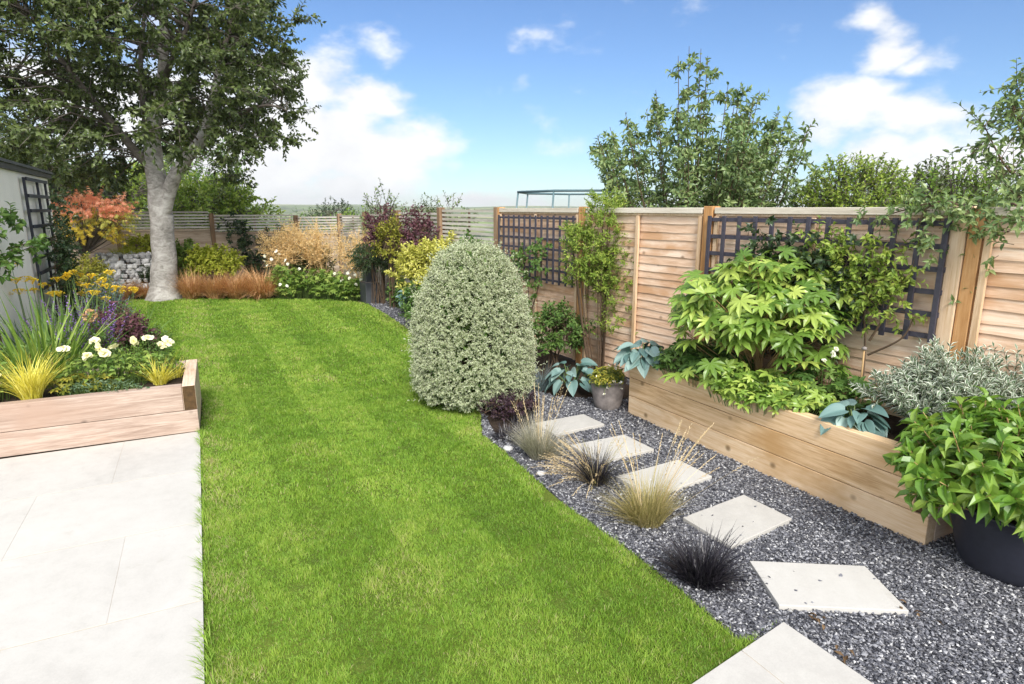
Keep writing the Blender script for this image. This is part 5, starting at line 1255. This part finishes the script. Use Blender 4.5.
def px_dir(x, y):
    u, v = (x - 512) / 620, (y - 342) / 620; th = math.atan(133 / 620); c, s = math.cos(th), math.sin(th)
    q = np.array([u, c - v * s, -s - v * c]); return q / np.linalg.norm(q)
def vm(op, a, b=None):
    m = N(nt, 'ShaderNodeVectorMath', operation=op)
    for i, q in enumerate((a, b)):
        if q is None: continue
        if isinstance(q, (tuple, list, np.ndarray)): m.inputs[i].default_value = tuple(float(k) for k in q)
        else: nt.links.new(q, m.inputs[i])
    return m
st = np.array([1, 1, 1.7])
wn = N(nt, 'ShaderNodeTexNoise'); wn.inputs['Scale'].default_value = 5.5; wn.inputs['Detail'].default_value = 5; nt.links.new(vm('MULTIPLY', dirv, (1, 1, 1.8)).outputs[0], wn.inputs['Vector'])
warp = vm('MULTIPLY', vm('SUBTRACT', wn.outputs['Color'], (.5, .5, .5)).outputs[0], (.24, .24, .16)).outputs[0]
dw = vm('MULTIPLY', vm('ADD', dirv, warp).outputs[0], st).outputs[0]
# heaps of cloud, each a direction in the sky and an angular size
blobs = [((335, 150), .20, 1.0), ((300, 90), .17, 1.0), ((370, 95), .12, .8), ((400, 45), .07, .42), ((340, 195), .16, 1.0), ((250, 160), .25, 1.0), ((150, 120), .25, .9), ((20, 150), .12, .7),
         ((860, 42), .075, .9), ((905, 50), .06, .6), ((850, 112), .115, 1.0), ((930, 118), .09, .75), ((800, 150), .08, .6), ((900, 160), .09, .8), ((985, 165), .10, .8), ((470, 200), .075, .85), ((520, 200), .06, .6), ((515, 55), .045, .35), ((700, 190), .10, .45)]
acc = None
for (pxy, rad, stg) in blobs:
    dn = vm('DISTANCE', dw, px_dir(*pxy) * st).outputs['Value']
    f = math_(nt, 'MULTIPLY', math_(nt, 'MAXIMUM', math_(nt, 'SUBTRACT', 1.0, math_(nt, 'DIVIDE', dn, rad)), 0.0), stg)
    acc = f if acc is None else math_(nt, 'MAXIMUM', acc, f)
fn = N(nt, 'ShaderNodeTexNoise'); fn.inputs['Scale'].default_value = 9; fn.inputs['Detail'].default_value = 8; fn.inputs['Roughness'].default_value = .58
nt.links.new(vm('MULTIPLY', dirv, (1, 1, 1.9)).outputs[0], fn.inputs['Vector'])
cl = math_(nt, 'ADD', acc, math_(nt, 'MULTIPLY', math_(nt, 'SUBTRACT', fn.outputs['Fac'], .52), 1.5))
# added clouds out of view, beside and behind the camera, as fill light
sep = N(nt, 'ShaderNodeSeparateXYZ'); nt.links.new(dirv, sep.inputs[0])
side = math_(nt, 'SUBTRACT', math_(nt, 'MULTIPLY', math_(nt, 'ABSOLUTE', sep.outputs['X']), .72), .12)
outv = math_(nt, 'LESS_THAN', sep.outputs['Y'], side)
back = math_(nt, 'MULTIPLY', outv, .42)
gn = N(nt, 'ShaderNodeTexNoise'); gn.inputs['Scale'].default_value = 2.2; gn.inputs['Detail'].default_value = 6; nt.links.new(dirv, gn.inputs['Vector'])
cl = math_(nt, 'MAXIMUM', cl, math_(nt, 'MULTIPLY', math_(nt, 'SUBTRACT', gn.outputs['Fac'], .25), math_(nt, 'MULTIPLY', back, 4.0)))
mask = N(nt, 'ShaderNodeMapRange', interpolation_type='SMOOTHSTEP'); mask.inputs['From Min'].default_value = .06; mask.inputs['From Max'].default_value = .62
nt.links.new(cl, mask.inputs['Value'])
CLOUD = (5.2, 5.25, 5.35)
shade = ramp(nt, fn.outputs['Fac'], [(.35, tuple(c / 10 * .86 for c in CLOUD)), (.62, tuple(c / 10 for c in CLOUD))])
bright = math_(nt, 'ADD', 10.0, math_(nt, 'MULTIPLY', outv, 7.0))      # unseen clouds made extra bright to light camera-facing surfaces
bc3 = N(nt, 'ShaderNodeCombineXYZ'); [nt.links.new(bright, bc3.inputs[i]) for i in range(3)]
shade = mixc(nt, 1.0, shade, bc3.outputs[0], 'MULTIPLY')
skyc = mixc(nt, 1.0, sky.outputs[0], (.44, .55, .70), 'MULTIPLY')
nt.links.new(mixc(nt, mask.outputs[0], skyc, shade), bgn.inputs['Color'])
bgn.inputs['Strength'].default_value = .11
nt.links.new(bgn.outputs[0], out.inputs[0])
sc.view_settings.view_transform = 'Standard'; sc.view_settings.look = 'None'; sc.view_settings.exposure = 1.0; sc.view_settings.gamma = 1
sc.view_settings.use_curve_mapping = False
sc.cycles.use_denoising = True
sc.cycles.max_bounces = 8; sc.cycles.diffuse_bounces = 4; sc.cycles.transmission_bounces = 4; sc.cycles.transparent_max_bounces = 4
